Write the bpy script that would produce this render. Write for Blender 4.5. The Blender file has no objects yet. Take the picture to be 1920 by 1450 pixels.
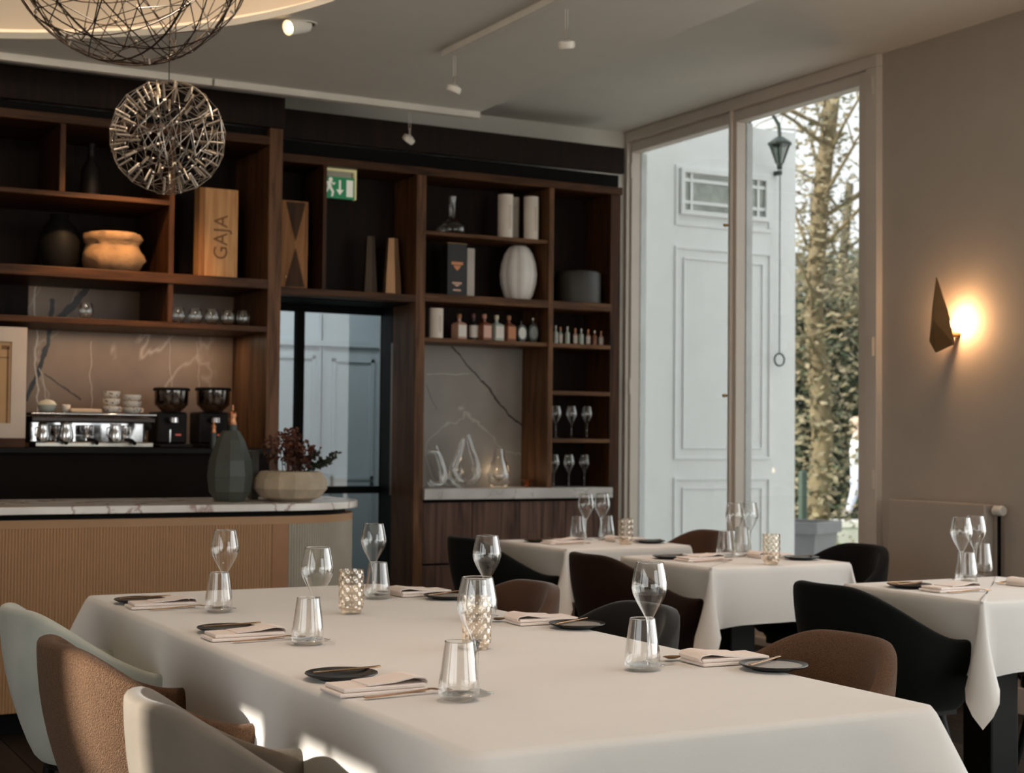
import bpy, bmesh, math, random
from math import sin, cos, pi, radians, sqrt
from mathutils import Vector, Matrix
random.seed(7)
scene = bpy.context.scene
C = scene.collection

# ------------------------------------------------------------------ camera
F_PX, PITCH, ROLL, YAW, CAM_H = 2854.0, .0339, .00966, .49825, 1.28
_fw = Vector((sin(YAW)*cos(PITCH), cos(YAW)*cos(PITCH), sin(PITCH)))
_r = Vector((cos(YAW), -sin(YAW), 0)); _u = _r.cross(_fw)
_r, _u = cos(ROLL)*_r + sin(ROLL)*_u, -sin(ROLL)*_r + cos(ROLL)*_u
_C = Vector((0, 0, CAM_H))
cam = bpy.data.cameras.new('camera'); camo = bpy.data.objects.new('camera', cam); C.objects.link(camo)
M = Matrix((_r, _u, -_fw)).transposed().to_4x4(); M.translation = _C
camo.matrix_world = M
cam.sensor_width = 36; cam.lens = 36*F_PX/1920; cam.clip_start = .05; cam.clip_end = 300
cam.dof.use_dof = True; cam.dof.focus_distance = 3.7; cam.dof.aperture_fstop = 5.6
scene.camera = camo

# ------------------------------------------------------------------ sky, sun, exposure
world = bpy.data.worlds.new('sky'); scene.world = world; world.use_nodes = True
bgn = world.node_tree.nodes['Background']
bgn.inputs[0].default_value = (.965, .99, .985, 1); bgn.inputs[1].default_value = 3.2
def lamp(name, kind, loc, energy, col=(1, 1, 1), **kw):
    d = bpy.data.lights.new(name, kind); d.energy = energy; d.color = col
    to = kw.pop('to', None)
    for k, v in kw.items(): setattr(d, k, v)
    o = bpy.data.objects.new(name, d); C.objects.link(o); o.location = loc
    if to is not None:
        o.rotation_euler = (Vector(to)-Vector(loc)).to_track_quat('-Z', 'Y').to_euler()
    return o
SUN_DIR = Vector((.9, -.12, -.40)).normalized()
lamp('sun', 'SUN', (-8, 4, 6), 15.0, (1, .93, .82), to=Vector((-8, 4, 6))+SUN_DIR, angle=radians(.8))
scene.view_settings.view_transform = 'Standard'; scene.view_settings.look = 'None'
scene.view_settings.gamma = 1; scene.view_settings.exposure = -0.12
scene.view_settings.use_curve_mapping = False
scene.cycles.use_denoising = True
scene.cycles.max_bounces = 8; scene.cycles.diffuse_bounces = 5; scene.cycles.transparent_max_bounces = 24
scene.cycles.glossy_bounces = 4; scene.cycles.caustics_reflective = False; scene.cycles.caustics_refractive = False
scene.cycles.sample_clamp_indirect = 4
WARM = (1, .72, .45)

# ------------------------------------------------------------------ pixel helpers (a pixel gives a direction, a plane the distance)
def ray(x, y): return _fw + (x-960)/F_PX*_r - (y-725)/F_PX*_u
def atz(x, y, z): d = ray(x, y); return _C + d*((z-CAM_H)/d.z)
def aty(x, y, Y): d = ray(x, y); return _C + d*(Y/d.y)
def atx(x, y, X): d = ray(x, y); return _C + d*(X/d.x)
def atd(x, y, D): return _C + ray(x, y)*D

# ------------------------------------------------------------------ materials
def lin(c):
    if isinstance(c, str): c = [int(c[i:i+2], 16)/255 for i in (0, 2, 4)]
    return tuple((v/12.92 if v <= .04045 else ((v+.055)/1.055)**2.4) for v in c)
def newmat(name):
    m = bpy.data.materials.new(name); m.use_nodes = True
    return m, m.node_tree.nodes, m.node_tree.links, m.node_tree.nodes['Principled BSDF']
def coords(N, L, scale=(1, 1, 1), kind='Object'):
    tc = N.new('ShaderNodeTexCoord'); mp = N.new('ShaderNodeMapping'); mp.inputs['Scale'].default_value = scale
    L.new(tc.outputs[kind], mp.inputs[0]); return mp.outputs[0]
def ramp(N, L, src, stops):
    r = N.new('ShaderNodeValToRGB'); L.new(src, r.inputs[0])
    e = r.color_ramp.elements
    while len(e) < len(stops): e.new(.5)
    for el, (p, c) in zip(e, stops): el.position = p; el.color = (*c, 1)
    return r.outputs[0]
def plain(name, c, rough=.6, metal=0, var=.08, scale=6, bump=0, bscale=60, sheen=0, spec=.5, emit=None, es=0):
    m, N, L, B = newmat(name); c = lin(c)
    v = coords(N, L)
    n = N.new('ShaderNodeTexNoise'); n.inputs['Scale'].default_value = scale; n.inputs['Detail'].default_value = 4
    L.new(v, n.inputs['Vector'])
    col = ramp(N, L, n.outputs[0], [(.3, tuple(k*(1-var) for k in c)), (.7, tuple(min(1, k*(1+var)) for k in c))])
    L.new(col, B.inputs['Base Color'])
    B.inputs['Roughness'].default_value = rough; B.inputs['Metallic'].default_value = metal
    B.inputs['Specular IOR Level'].default_value = spec
    if sheen:
        B.inputs['Sheen Weight'].default_value = sheen; B.inputs['Sheen Roughness'].default_value = .4
    if bump:
        n2 = N.new('ShaderNodeTexNoise'); n2.inputs['Scale'].default_value = bscale; n2.inputs['Detail'].default_value = 3
        L.new(v, n2.inputs['Vector'])
        b = N.new('ShaderNodeBump'); b.inputs['Strength'].default_value = bump; b.inputs['Distance'].default_value = .004
        L.new(n2.outputs[0], b.inputs['Height']); L.new(b.outputs[0], B.inputs['Normal'])
    if emit:
        B.inputs['Emission Color'].default_value = (*lin(emit), 1); B.inputs['Emission Strength'].default_value = es
    return m
def wood(name, a, b, grain=(1.2, 14, 14), rough=.45, kind='Object'):
    m, N, L, B = newmat(name); a, b = lin(a), lin(b)
    v = coords(N, L, grain, kind)
    n = N.new('ShaderNodeTexNoise'); n.inputs['Scale'].default_value = 2.2; n.inputs['Detail'].default_value = 7
    n.inputs['Distortion'].default_value = .7; L.new(v, n.inputs['Vector'])
    L.new(ramp(N, L, n.outputs[0], [(.3, a), (.68, b)]), B.inputs['Base Color'])
    B.inputs['Roughness'].default_value = rough; B.inputs['Specular IOR Level'].default_value = .16
    bp = N.new('ShaderNodeBump'); bp.inputs['Strength'].default_value = .15; bp.inputs['Distance'].default_value = .002
    L.new(n.outputs[0], bp.inputs['Height']); L.new(bp.outputs[0], B.inputs['Normal'])
    return m
def marble(name, a, b, vein, dark=None, scale=1.6, rough=.25, vw=.012, cracks=()):
    m, N, L, B = newmat(name); a, b, vein = lin(a), lin(b), lin(vein)
    v = coords(N, L)
    n = N.new('ShaderNodeTexNoise'); n.inputs['Scale'].default_value = scale*1.4; n.inputs['Detail'].default_value = 8; L.new(v, n.inputs['Vector'])
    base = ramp(N, L, n.outputs[0], [(.32, a), (.68, b)])
    out = base
    for k, (cc, sc, w) in enumerate([(vein, scale, vw)] + ([(lin(dark), scale*.55, vw*1.6)] if dark else [])):
        d = N.new('ShaderNodeTexNoise'); d.noise_dimensions = '4D'; d.inputs['W'].default_value = 3.1+4*k
        d.inputs['Scale'].default_value = sc; d.inputs['Detail'].default_value = 5; d.inputs['Distortion'].default_value = .5
        L.new(v, d.inputs['Vector'])
        s = N.new('ShaderNodeMath'); s.operation = 'SUBTRACT'; s.inputs[1].default_value = .5; L.new(d.outputs[0], s.inputs[0])
        ab = N.new('ShaderNodeMath'); ab.operation = 'ABSOLUTE'; L.new(s.outputs[0], ab.inputs[0])
        f = ramp(N, L, ab.outputs[0], [(0, (1, 1, 1)), (w, (0, 0, 0))])
        mx = N.new('ShaderNodeMix'); mx.data_type = 'RGBA'; L.new(f, mx.inputs['Factor']); L.new(out, mx.inputs['A']); mx.inputs['B'].default_value = (*cc, 1)
        out = mx.outputs['Result']
    if cracks:
        sx = N.new('ShaderNodeSeparateXYZ'); L.new(v, sx.inputs[0])
        dn = N.new('ShaderNodeTexNoise'); dn.inputs['Scale'].default_value = 7; dn.inputs['Detail'].default_value = 5; L.new(v, dn.inputs['Vector'])
        def op(o_, a_, b_):
            q_ = N.new('ShaderNodeMath'); q_.operation = o_
            for i_, w_ in enumerate((a_, b_)):
                if isinstance(w_, (int, float)): q_.inputs[i_].default_value = w_
                elif w_ is not None: L.new(w_, q_.inputs[i_])
            return q_.outputs[0]
        for (x0, z0, x1, z1, wd, cc, amp) in cracks:
            L_ = sqrt((x1-x0)**2+(z1-z0)**2); nx, nz = -(z1-z0)/L_, (x1-x0)/L_; tx, tz = (x1-x0)/L_, (z1-z0)/L_
            dd_ = op('ADD', op('ADD', op('MULTIPLY', sx.outputs[0], nx), op('MULTIPLY', sx.outputs[2], nz)), -(x0*nx+z0*nz))
            dd_ = op('ABSOLUTE', op('ADD', dd_, op('MULTIPLY', op('SUBTRACT', dn.outputs[0], .5), amp)), None)
            tt = op('ADD', op('ADD', op('MULTIPLY', sx.outputs[0], tx), op('MULTIPLY', sx.outputs[2], tz)), -(x0*tx+z0*tz))
            on = op('MULTIPLY', op('LESS_THAN', dd_, wd), op('MULTIPLY', op('GREATER_THAN', tt, 0), op('LESS_THAN', tt, L_)))
            mx = N.new('ShaderNodeMix'); mx.data_type = 'RGBA'; L.new(on, mx.inputs['Factor']); L.new(out, mx.inputs['A']); mx.inputs['B'].default_value = (*lin(cc), 1); out = mx.outputs['Result']
    L.new(out, B.inputs['Base Color']); B.inputs['Roughness'].default_value = rough
    return m
def thin_glass(name, tint=(1, 1, 1), edge=.55, base=.03, rough=.02, power=3.0, gcol=(1, 1, 1), bump=0, bscale=90):
    m, N, L, B = newmat(name); N.remove(B); out = N['Material Output']
    t = N.new('ShaderNodeBsdfTransparent'); t.inputs[0].default_value = (*tint, 1)
    g = N.new('ShaderNodeBsdfGlossy'); g.inputs[0].default_value = (*gcol, 1); g.inputs['Roughness'].default_value = rough
    lw = N.new('ShaderNodeLayerWeight'); lw.inputs[0].default_value = .5
    pw = N.new('ShaderNodeMath'); pw.operation = 'POWER'; pw.inputs[1].default_value = power; L.new(lw.outputs['Facing'], pw.inputs[0])
    mr = N.new('ShaderNodeMapRange'); mr.inputs[3].default_value = base; mr.inputs[4].default_value = edge; L.new(pw.outputs[0], mr.inputs[0])
    mx = N.new('ShaderNodeMixShader'); L.new(mr.outputs[0], mx.inputs[0]); L.new(t.outputs[0], mx.inputs[1]); L.new(g.outputs[0], mx.inputs[2])
    if bump:
        v = coords(N, L); vo = N.new('ShaderNodeTexVoronoi'); vo.inputs['Scale'].default_value = bscale; L.new(v, vo.inputs['Vector'])
        b = N.new('ShaderNodeBump'); b.inputs['Strength'].default_value = bump; b.inputs['Distance'].default_value = .004
        L.new(vo.outputs[0], b.inputs['Height']); L.new(b.outputs[0], g.inputs['Normal']); L.new(b.outputs[0], lw.inputs['Normal'])
    L.new(mx.outputs[0], out.inputs[0])
    return m
def glow(name, c, s):
    m, N, L, B = newmat(name)
    B.inputs['Base Color'].default_value = (*lin(c), 1); B.inputs['Emission Color'].default_value = (*lin(c), 1); B.inputs['Emission Strength'].default_value = s
    return m
def leafmat(name, cols, rough=.7):
    m, N, L, B = newmat(name)
    g = N.new('ShaderNodeNewGeometry')
    st = [(i/max(1, len(cols)-1), lin(c)) for i, c in enumerate(cols)]
    L.new(ramp(N, L, g.outputs['Random Per Island'], st), B.inputs['Base Color']); B.inputs['Roughness'].default_value = rough
    B.inputs['Transmission Weight'].default_value = 0
    return m

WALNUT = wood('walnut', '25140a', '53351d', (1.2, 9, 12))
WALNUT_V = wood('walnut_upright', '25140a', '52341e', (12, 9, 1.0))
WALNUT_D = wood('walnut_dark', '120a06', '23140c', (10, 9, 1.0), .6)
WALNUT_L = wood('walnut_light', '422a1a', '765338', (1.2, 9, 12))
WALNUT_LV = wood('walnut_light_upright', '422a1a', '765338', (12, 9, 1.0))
CABWOOD = wood('cabinet_walnut', '3a2922', '70564a', (11, 9, .8), .5)
PINE = wood('pine', 'b98353', 'd9a875', (14, 9, 1.2), .55)
PINE_D = wood('stained_pine', '3a281a', '523722', (14, 9, 1.2), .55)
BLACK = plain('black_metal', '0a0909', .7, spec=.12)
BLACKW = plain('black_lacquer', '0d0b0a', .5, spec=.15)
WHITEM = plain('white_metal', 'd8d2c8', .4)
PAINT_W = plain('taupe_wall_paint', 'aca094', .85, var=.02, bump=.05, bscale=200)
PAINT_C = plain('grey_ceiling_paint', 'd6d2ca', .9, var=.02)
PAINT_R = plain('cream_dome_paint', 'efe3d2', .9, var=.01)
FRAME_P = plain('taupe_window_paint', 'cdc1b5', .5, var=.03)
FACADE = plain('white_render', 'e6e8e7', .8, var=.02)
CLOTH = plain('white_linen', 'e0dcd7', .85, var=.015, bump=.12, bscale=500, sheen=.15)
NAPKIN = plain('napkin_linen', 'efe2da', .9, var=.02, bump=.1, bscale=400)
WARM_LIT_BAR = plain('warm_lit_bar_paint', 'aa8159', .55, var=.03)  # bar tan with the warm glow on it mixed into the colour
MARBLE_W = marble('white_marble', 'd5cdc6', 'efe9e4', 'a2857c', scale=2.2, rough=.18)
COUNTER_G = marble('grey_stone_counter', 'b4b0ac', 'd0cdc9', 'a4a09c', scale=3, rough=.4)
GLASS = thin_glass('clear_glass', (.985, .985, .98), 1.0, .05, .02, 2.0)
def solid_glass(name):
    m, N, L, B = newmat(name); B.inputs['Transmission Weight'].default_value = 1; B.inputs['Roughness'].default_value = 0.0
    B.inputs['IOR'].default_value = 1.47; B.inputs['Base Color'].default_value = (1, 1, 1, 1); return m
GLASS_S = solid_glass('crystal')
PANE = thin_glass('window_glass', (.66, .67, .67), .5, .03, .0, 5)
PANE_CLEAR = thin_glass('clear_window_glass', (.95, .95, .95), .4, .03, 0, 5)
AMBER = thin_glass('pressed_amber_glass', (.97, .90, .81), .9, .18, .08, 1.3, (1, .94, .87))
SMOKE = thin_glass('smoked_glass', (.35, .3, .26), .6, .1, .05, 2)
BRASS = plain('brass', 'b98f55', .3, 1)
COPPER = plain('copper', 'b9805d', .3, 1)
CHROME = plain('chrome', 'cfcfd0', .12, 1)
STEEL = plain('brushed_steel', 'a8a39b', .3, 1)
BRONZE = plain('bronze', '8a6842', .5, .5)
WIRE = plain('dark_steel_wire', '3a2f28', .35, .8)
WIRE_S = plain('steel_wire', 'b0a59a', .3, 1)
CERAMIC_W = plain('white_ceramic', 'dedad5', .5)
CERAMIC_D = plain('dark_plate_glaze', '1b1817', .3, spec=.6, bump=.2, bscale=150)
CERAMIC_G = plain('grey_plate_glaze', '9d9893', .35)
CUTLERY = plain('bronze_cutlery', 'b48c66', .25, 1)
DGREEN = plain('dark_green_glass', '2b332e', .35, var=.2, scale=10)
STONE = plain('travertine', 'a89a86', .8, var=.12, scale=12, bump=.3, bscale=60)
CARD_W = plain('white_card', 'ddd2c6', .6)
CARD_B = plain('black_card', '171717', .5)
LEGM = plain('black_wood', '0d0b0a', .5, spec=.25)
def fabric(name, c, boucle=False, sheen=.35):
    return plain(name, c, .92, var=.3 if boucle else .1, scale=260 if boucle else 8, bump=.8 if boucle else .15, bscale=330 if boucle else 350, sheen=sheen, spec=.12)

# ------------------------------------------------------------------ mesh helpers
class MB:
    def __init__(s): s.v = []; s.f = []; s.mi = []; s.cur = 0
    def add(s, v, f):
        o = len(s.v); s.v += [tuple(p) for p in v]; s.f += [tuple(i+o for i in q) for q in f]; s.mi += [s.cur]*len(f); return s
    def box(s, x0, x1, y0, y1, z0, z1):
        if x0 > x1: x0, x1 = x1, x0
        if y0 > y1: y0, y1 = y1, y0
        if z0 > z1: z0, z1 = z1, z0
        return s.add([(x0,y0,z0),(x1,y0,z0),(x1,y1,z0),(x0,y1,z0),(x0,y0,z1),(x1,y0,z1),(x1,y1,z1),(x0,y1,z1)],
                     [(3,2,1,0),(4,5,6,7),(0,1,5,4),(1,2,6,5),(2,3,7,6),(3,0,4,7)])
    def lathe(s, prof, n=32, c=(0, 0, 0), a0=0, dz=None, sx=1, sy=1, dr=None):
        v = []; f = []
        for j, (r, z) in enumerate(prof):
            for i in range(n):
                a = a0+2*pi*i/n
                k = r*(dr(a, z) if dr else 1)
                v.append((c[0]+k*cos(a)*sx, c[1]+k*sin(a)*sy, c[2]+z))
        for j in range(len(prof)-1):
            for i in range(n):
                a, b = j*n+i, j*n+(i+1) % n
                f.append((a, b, b+n, a+n))
        if prof[0][0] > 1e-5: f.append(tuple(range(n))[::-1])
        if prof[-1][0] > 1e-5: f.append(tuple((len(prof)-1)*n+i for i in range(n)))
        return s.add(v, f)
    def lathe_open(s, prof, n=32, c=(0, 0, 0), dr=None):
        v = []; f = []
        for j, (r, z) in enumerate(prof):
            for i in range(n):
                a = 2*pi*i/n; k = max(r, 1e-4)*(dr(a, z) if dr else 1)
                v.append((c[0]+k*cos(a), c[1]+k*sin(a), c[2]+z))
        for j in range(len(prof)-1):
            for i in range(n):
                a, b = j*n+i, j*n+(i+1) % n
                f.append((a, b, b+n, a+n))
        return s.add(v, f)
    def tube(s, pts, r, n=8, closed=False, cap=True):
        pts = [Vector(p) for p in pts]; m = len(pts); v = []; f = []
        up = Vector((.13, .27, .95)).normalized(); 
        for j, p in enumerate(pts):
            if closed: t = pts[(j+1) % m]-pts[j-1]
            else: t = pts[min(j+1, m-1)]-pts[max(j-1, 0)]
            t.normalize()
            x = t.cross(up)
            if x.length < 1e-3: x = t.cross(Vector((1, 0, 0)))
            x.normalize(); y = t.cross(x)
            rr = r(j/(m-1)) if callable(r) else r
            for i in range(n):
                a = 2*pi*i/n; v.append(p+x*(rr*cos(a))+y*(rr*sin(a)))
        for j in range(m if closed else m-1):
            for i in range(n):
                a, b = j*n+i, j*n+(i+1) % n; k = ((j+1) % m)*n
                f.append((a, b, k+(i+1) % n, k+i))
        if cap and not closed:
            f.append(tuple(range(n))[::-1]); f.append(tuple((m-1)*n+i for i in range(n)))
        return s.add(v, f)
    def prism(s, poly, h, fn=lambda x, y, z: (x, y, z)):
        n = len(poly)
        return s.add([fn(x, y, 0) for x, y in poly]+[fn(x, y, h) for x, y in poly],
                     [tuple(range(n))[::-1], tuple(range(n, 2*n))]+[(i, (i+1) % n, n+(i+1) % n, n+i) for i in range(n)])
    def grid(s, fn, nu, nv, wrap=False):
        v = [fn(i/(nu if wrap else nu-1), j/(nv-1)) for j in range(nv) for i in range(nu)]
        f = []
        for j in range(nv-1):
            for i in range(nu if wrap else nu-1):
                a, b = j*nu+i, j*nu+(i+1) % nu
                f.append((a, b, b+nu, a+nu))
        return s.add(v, f)
    def build(s, name, mat, parent=None, smooth=None, bevel=0, sub=0, kind=None, loc=None):
        me = bpy.data.meshes.new(name); me.from_pydata(s.v, [], s.f)
        bm = bmesh.new(); bm.from_mesh(me); bmesh.ops.recalc_face_normals(bm, faces=bm.faces); bm.to_mesh(me); bm.free()
        for m in (mat if isinstance(mat, (list, tuple)) else [mat]): me.materials.append(m)
        if max(s.mi, default=0): me.polygons.foreach_set('material_index', s.mi)
        if smooth is not None:
            me.shade_smooth()
            if smooth < 180: me.set_sharp_from_angle(angle=radians(smooth))
        me.update()
        o = bpy.data.objects.new(name, me); C.objects.link(o)
        if parent is not None: o.parent = parent
        if loc is not None: o.location = loc
        if bevel:
            b = o.modifiers.new('bevel', 'BEVEL'); b.width = bevel; b.segments = 2; b.limit_method = 'ANGLE'
        if sub:
            q = o.modifiers.new('sub', 'SUBSURF'); q.levels = sub; q.render_levels = sub
        if kind: o['kind'] = kind
        return o
def bx(name, mat, x0, x1, y0, y1, z0, z1, parent=None, bevel=0, kind=None):
    return MB().box(x0, x1, y0, y1, z0, z1).build(name, mat, parent, bevel=bevel, kind=kind)
def tag(o, label, cat, group=None):
    o['label'] = label; o['category'] = cat
    if group: o['group'] = group
    return o
def thing(name, label, cat, loc=(0, 0, 0), rz=0, group=None):
    o = bpy.data.objects.new(name, None); C.objects.link(o); o.empty_display_size = .05
    o.location = loc; o.rotation_euler = (0, 0, rz)
    return tag(o, label, cat, group)
def struct(o, label=None):
    o['kind'] = 'structure'
    if label: o['label'] = label
    return o
def structE(name):
    o = bpy.data.objects.new(name, None); C.objects.link(o); o['kind'] = 'structure'; return o
def dup(root, loc, rz, label, group=None):
    def cp(o, par):
        c = o.copy(); C.objects.link(c); c.parent = par
        for ch in [k for k in o.children if not k.get('_dup')]: cp(ch, c)
        return c
    r = cp(root, None); r.location = loc; r.rotation_euler = (0, 0, rz); r['label'] = label
    if group: r['group'] = group
    return r
class Proto:
    """first use moves the prototype itself, later uses copy it"""
    def __init__(s, root): s.root = root; s.used = False
    def put(s, loc, rz, label, group=None):
        if not s.used:
            s.used = True; o = s.root; o.location = loc; o.rotation_euler = (0, 0, rz); o['label'] = label
            if group: o['group'] = group
            s.src = o; return o
        return dup(s.src, loc, rz, label, group)

# ================================================================== THE ROOM
W = 5.6                                    # inner face of window wall
corner = atx(1180, 250, W); YB = corner.y; ZC = corner.z       # back wall plane and upper ceiling
YR, YL = YB-.36, YB-.62                    # fronts of the right and left shelving
XL, YF = -2.8, -3.2                        # unseen side and rear walls
WT = .3
struct(bx('floor', plain('subfloor', '14110f', .8), XL-WT, W+WT, YF-WT, YB+3.5, -.12, -.012))
floor = bpy.data.objects['floor']
pm = [wood('dark_oak_%d' % i, a, b, (9, .9, 9), .55) for i, (a, b) in enumerate((('1b1614', '2b2522'), ('211b18', '332b27'), ('181412', '26201d')))]
x = XL; k = 0
while x < W-.01:
    x1 = min(x+.2, W)
    bx('plank', pm[k % 3], x+.002, x1-.002, YF, YB-.02, -.012, 0, floor); x = x1; k += 1
struct(bx('ceiling', PAINT_C, XL-WT, W+WT, YF-WT, YB+.3, ZC, ZC+.2))
# dropped ceiling panel with a round dome recess over bar and table
ZP = ZC-.24
pe = atz(893, 213, ZP); XP, YP = pe.x, pe.y
rc, RR = Vector((1.25, 6.05)), 1.62
q = [atz(0, 72, ZP), atz(450, 45, ZP), atz(630, 0, ZP)]
# circle through those three points of the rim
(ax, ay), (bx_, by_), (cx_, cy_) = [(p.x, p.y) for p in q]
dd = 2*(ax*(by_-cy_)+bx_*(cy_-ay)+cx_*(ay-by_))
ux = ((ax*ax+ay*ay)*(by_-cy_)+(bx_*bx_+by_*by_)*(cy_-ay)+(cx_*cx_+cy_*cy_)*(ay-by_))/dd
uy = ((ax*ax+ay*ay)*(cx_-bx_)+(bx_*bx_+by_*by_)*(ax-cx_)+(cx_*cx_+cy_*cy_)*(bx_-ax))/dd
print('recess', ux, uy, sqrt((ax-ux)**2+(ay-uy)**2), 'panel', XP, YP, ZP, ZC, YB)
R0 = sqrt((ax-ux)**2+(ay-uy)**2)
if .8 < R0 < 2.6: rc, RR = Vector((ux, uy)), R0
def ring_panel(name, x0, x1, y0, y1, z, c, r, mat, n=96):
    angs = sorted([2*pi*i/n for i in range(n)]+[math.atan2(yy-c.y, xx-c.x) % (2*pi) for xx in (x0, x1) for yy in (y0, y1)])
    v = []; f = []
    for a in angs:
        dx, dy = cos(a), sin(a)
        t = min([(x1-c.x)/dx if dx > 1e-9 else 1e9, (x0-c.x)/dx if dx < -1e-9 else 1e9, (y1-c.y)/dy if dy > 1e-9 else 1e9, (y0-c.y)/dy if dy < -1e-9 else 1e9])
        v += [(c.x+r*dx, c.y+r*dy, z), (c.x+t*dx, c.y+t*dy, z), (c.x+t*dx, c.y+t*dy, ZC), (c.x+r*dx, c.y+r*dy, z+.03)]
    m = len(angs)
    for i in range(m):
        j = (i+1) % m
        f += [(4*i, 4*j, 4*j+1, 4*i+1), (4*i+1, 4*j+1, 4*j+2, 4*i+2), (4*i, 4*i+3, 4*j+3, 4*j)]
    return MB().add(v, f).build(name, mat)
cp = struct(ring_panel('ceiling_panel', XL, XP, YF, YP, ZP, rc, RR, PAINT_C))
# the dome: cut the upper ceiling with a round hole too
bpy.data.objects.remove(bpy.data.objects['ceiling'])
def ring_ceiling():
    c, r, n = rc, RR+.12, 96
    x0, x1, y0, y1 = XL-WT, W+WT, YF-WT, YB+.02
    angs = sorted([2*pi*i/n for i in range(n)]+[math.atan2(yy-c.y, xx-c.x) % (2*pi) for xx in (x0, x1) for yy in (y0, y1)])
    v = []; f = []
    for a in angs:
        dx, dy = cos(a), sin(a)
        t = min([(x1-c.x)/dx if dx > 1e-9 else 1e9, (x0-c.x)/dx if dx < -1e-9 else 1e9, (y1-c.y)/dy if dy > 1e-9 else 1e9, (y0-c.y)/dy if dy < -1e-9 else 1e9])
        v += [(c.x+r*dx, c.y+r*dy, ZC), (c.x+t*dx, c.y+t*dy, ZC), (c.x+t*dx, c.y+t*dy, ZC+.45), (c.x+r*dx, c.y+r*dy, ZC+.45)]
    m = len(angs)
    for i in range(m):
        j = (i+1) % m
        f += [(4*i, 4*j, 4*j+1, 4*i+1), (4*i+1, 4*j+1, 4*j+2, 4*i+2), (4*i+2, 4*j+2, 4*j+3, 4*i+3)]
    return MB().add(v, f).build('ceiling', PAINT_C)
struct(ring_ceiling())
ZD = ZC+.12
dome = [(RR+.12, ZP+.03), (RR+.12, ZD-.12), (RR+.05, ZD-.03), (RR-.15, ZD)]
mb = MB(); mb.lathe_open(dome+[(.01, ZD)], 64, (rc.x, rc.y, 0)); struct(mb.build('ceiling_dome', PAINT_R, smooth=60))
# warm strip hidden on the ledge of the dome
led = MB(); led.tube([(rc.x+(RR+.07)*cos(2*pi*i/64), rc.y+(RR+.07)*sin(2*pi*i/64), ZP+.05) for i in range(64)], .012, 6, closed=True)
tag(led.build('cove_light_strip', glow('cove_led', 'ffe2bd', .8), smooth=60), 'warm light strip lying on the rim of the round ceiling dome', 'light strip')

# window wall (right): openings window_1 (seen) and window_2 (towards the camera)
wl, wr = atx(1166, 600, W).y, atx(1654, 600, W).y
wl = min(wl, YB-.02)
W2a, W2b = 4.5, -2.6
def wall_x(name, x0, x1, segs, z0, z1, mat):
    mb = MB()
    for s in segs: mb.box(x0, x1, s[0], s[1], s[2] if len(s) > 2 else z0, s[3] if len(s) > 2 else z1)
    return struct(mb.build(name, mat))
wall_x('wall_right', W, W+WT, [(YF, W2b), (W2a, wr), (W2b, W2a, 0, .12), (W2b, W2a, 3.2, ZC), (wr, wl, 0, .08), (wr, wl, ZC-.01, ZC+.45)], 0, ZC, PAINT_W)
MB().box(W, W+.065, wl, YB+WT, 0, ZC+.45).build('wall_corner', FACADE)['kind'] = 'structure'
wall_x('wall_left', XL-WT, XL, [(YF, -2.5), (2.45, 3.2), (3.62, 3.84), (4.03, YB+WT), (-2.5, 2.45, 0, .4), (-2.5, 2.45, 2.7, ZC), (3.2, 4.03, 0, .5), (3.2, 4.03, 2.52, ZC)], 0, ZC, PAINT_W)  # openings and piers sized to shape the sun patches on chairs and cloth
mb = MB()
for s in ((XL, XL+.3, 0, ZC), (W-.3, W, 0, ZC), (XL+.3, W-.3, 0, .3), (XL+.3, W-.3, 3.1, ZC), (XL+.3, 2.2, .3, 3.1)):
    mb.box(s[0], s[1], YF-WT, YF, s[2], s[3])
struct(mb.build('wall_front', PAINT_W))  # opened wide for sky light, left part closed to dim the long table
# back wall with a doorway
dl, dr = aty(527, 800, YL).x-.02, aty(779, 800, YR).x+.005
DZ = aty(650, 566, YB).z
mb = MB(); mb.box(XL, dl, YB, YB+.2, 0, ZC+.45).box(dr, W+.06, YB, YB+.2, 0, ZC+.45).box(dl, dr, YB, YB+.2, DZ, ZC+.45)
struct(mb.build('wall_back', PAINT_C))

# ------------------------------------------------------------------ window_1: tall double sash
w1 = structE('window_1'); w1['label'] = 'tall taupe framed double window beside the shelving'
XG = W+.06
zt = ZC-.02
def yx(px, py=600, X=W): return atx(px, py, X).y
def frame_box(name, ya, yb, z0, z1, x0=W-.03, x1=W+.1, par=None, mat=FRAME_P): return bx(name, mat, x0, x1, ya, yb, z0, z1, par or w1, .004)
g1l, g1r, g2l, g2r = yx(1199, 600, XG), yx(1368), yx(1397, 600, XG), yx(1612)
zg1 = atx(1280, 265, W).z; zg2 = atx(1500, 188, W).z
zg = (zg1+zg2)/2
frame_box('casing', wl, wl+(g1l-wl)*.45, .13, zt-.05, W-.04)
frame_box('casing', wr, wr+(g2r-wr)*.5, .13, zt-.05, W-.04)
frame_box('head', wr, wl, zt-.05, ZC-.001, W-.042)
frame_box('sill', wr, wl, .08, .13, W-.05)
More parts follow.
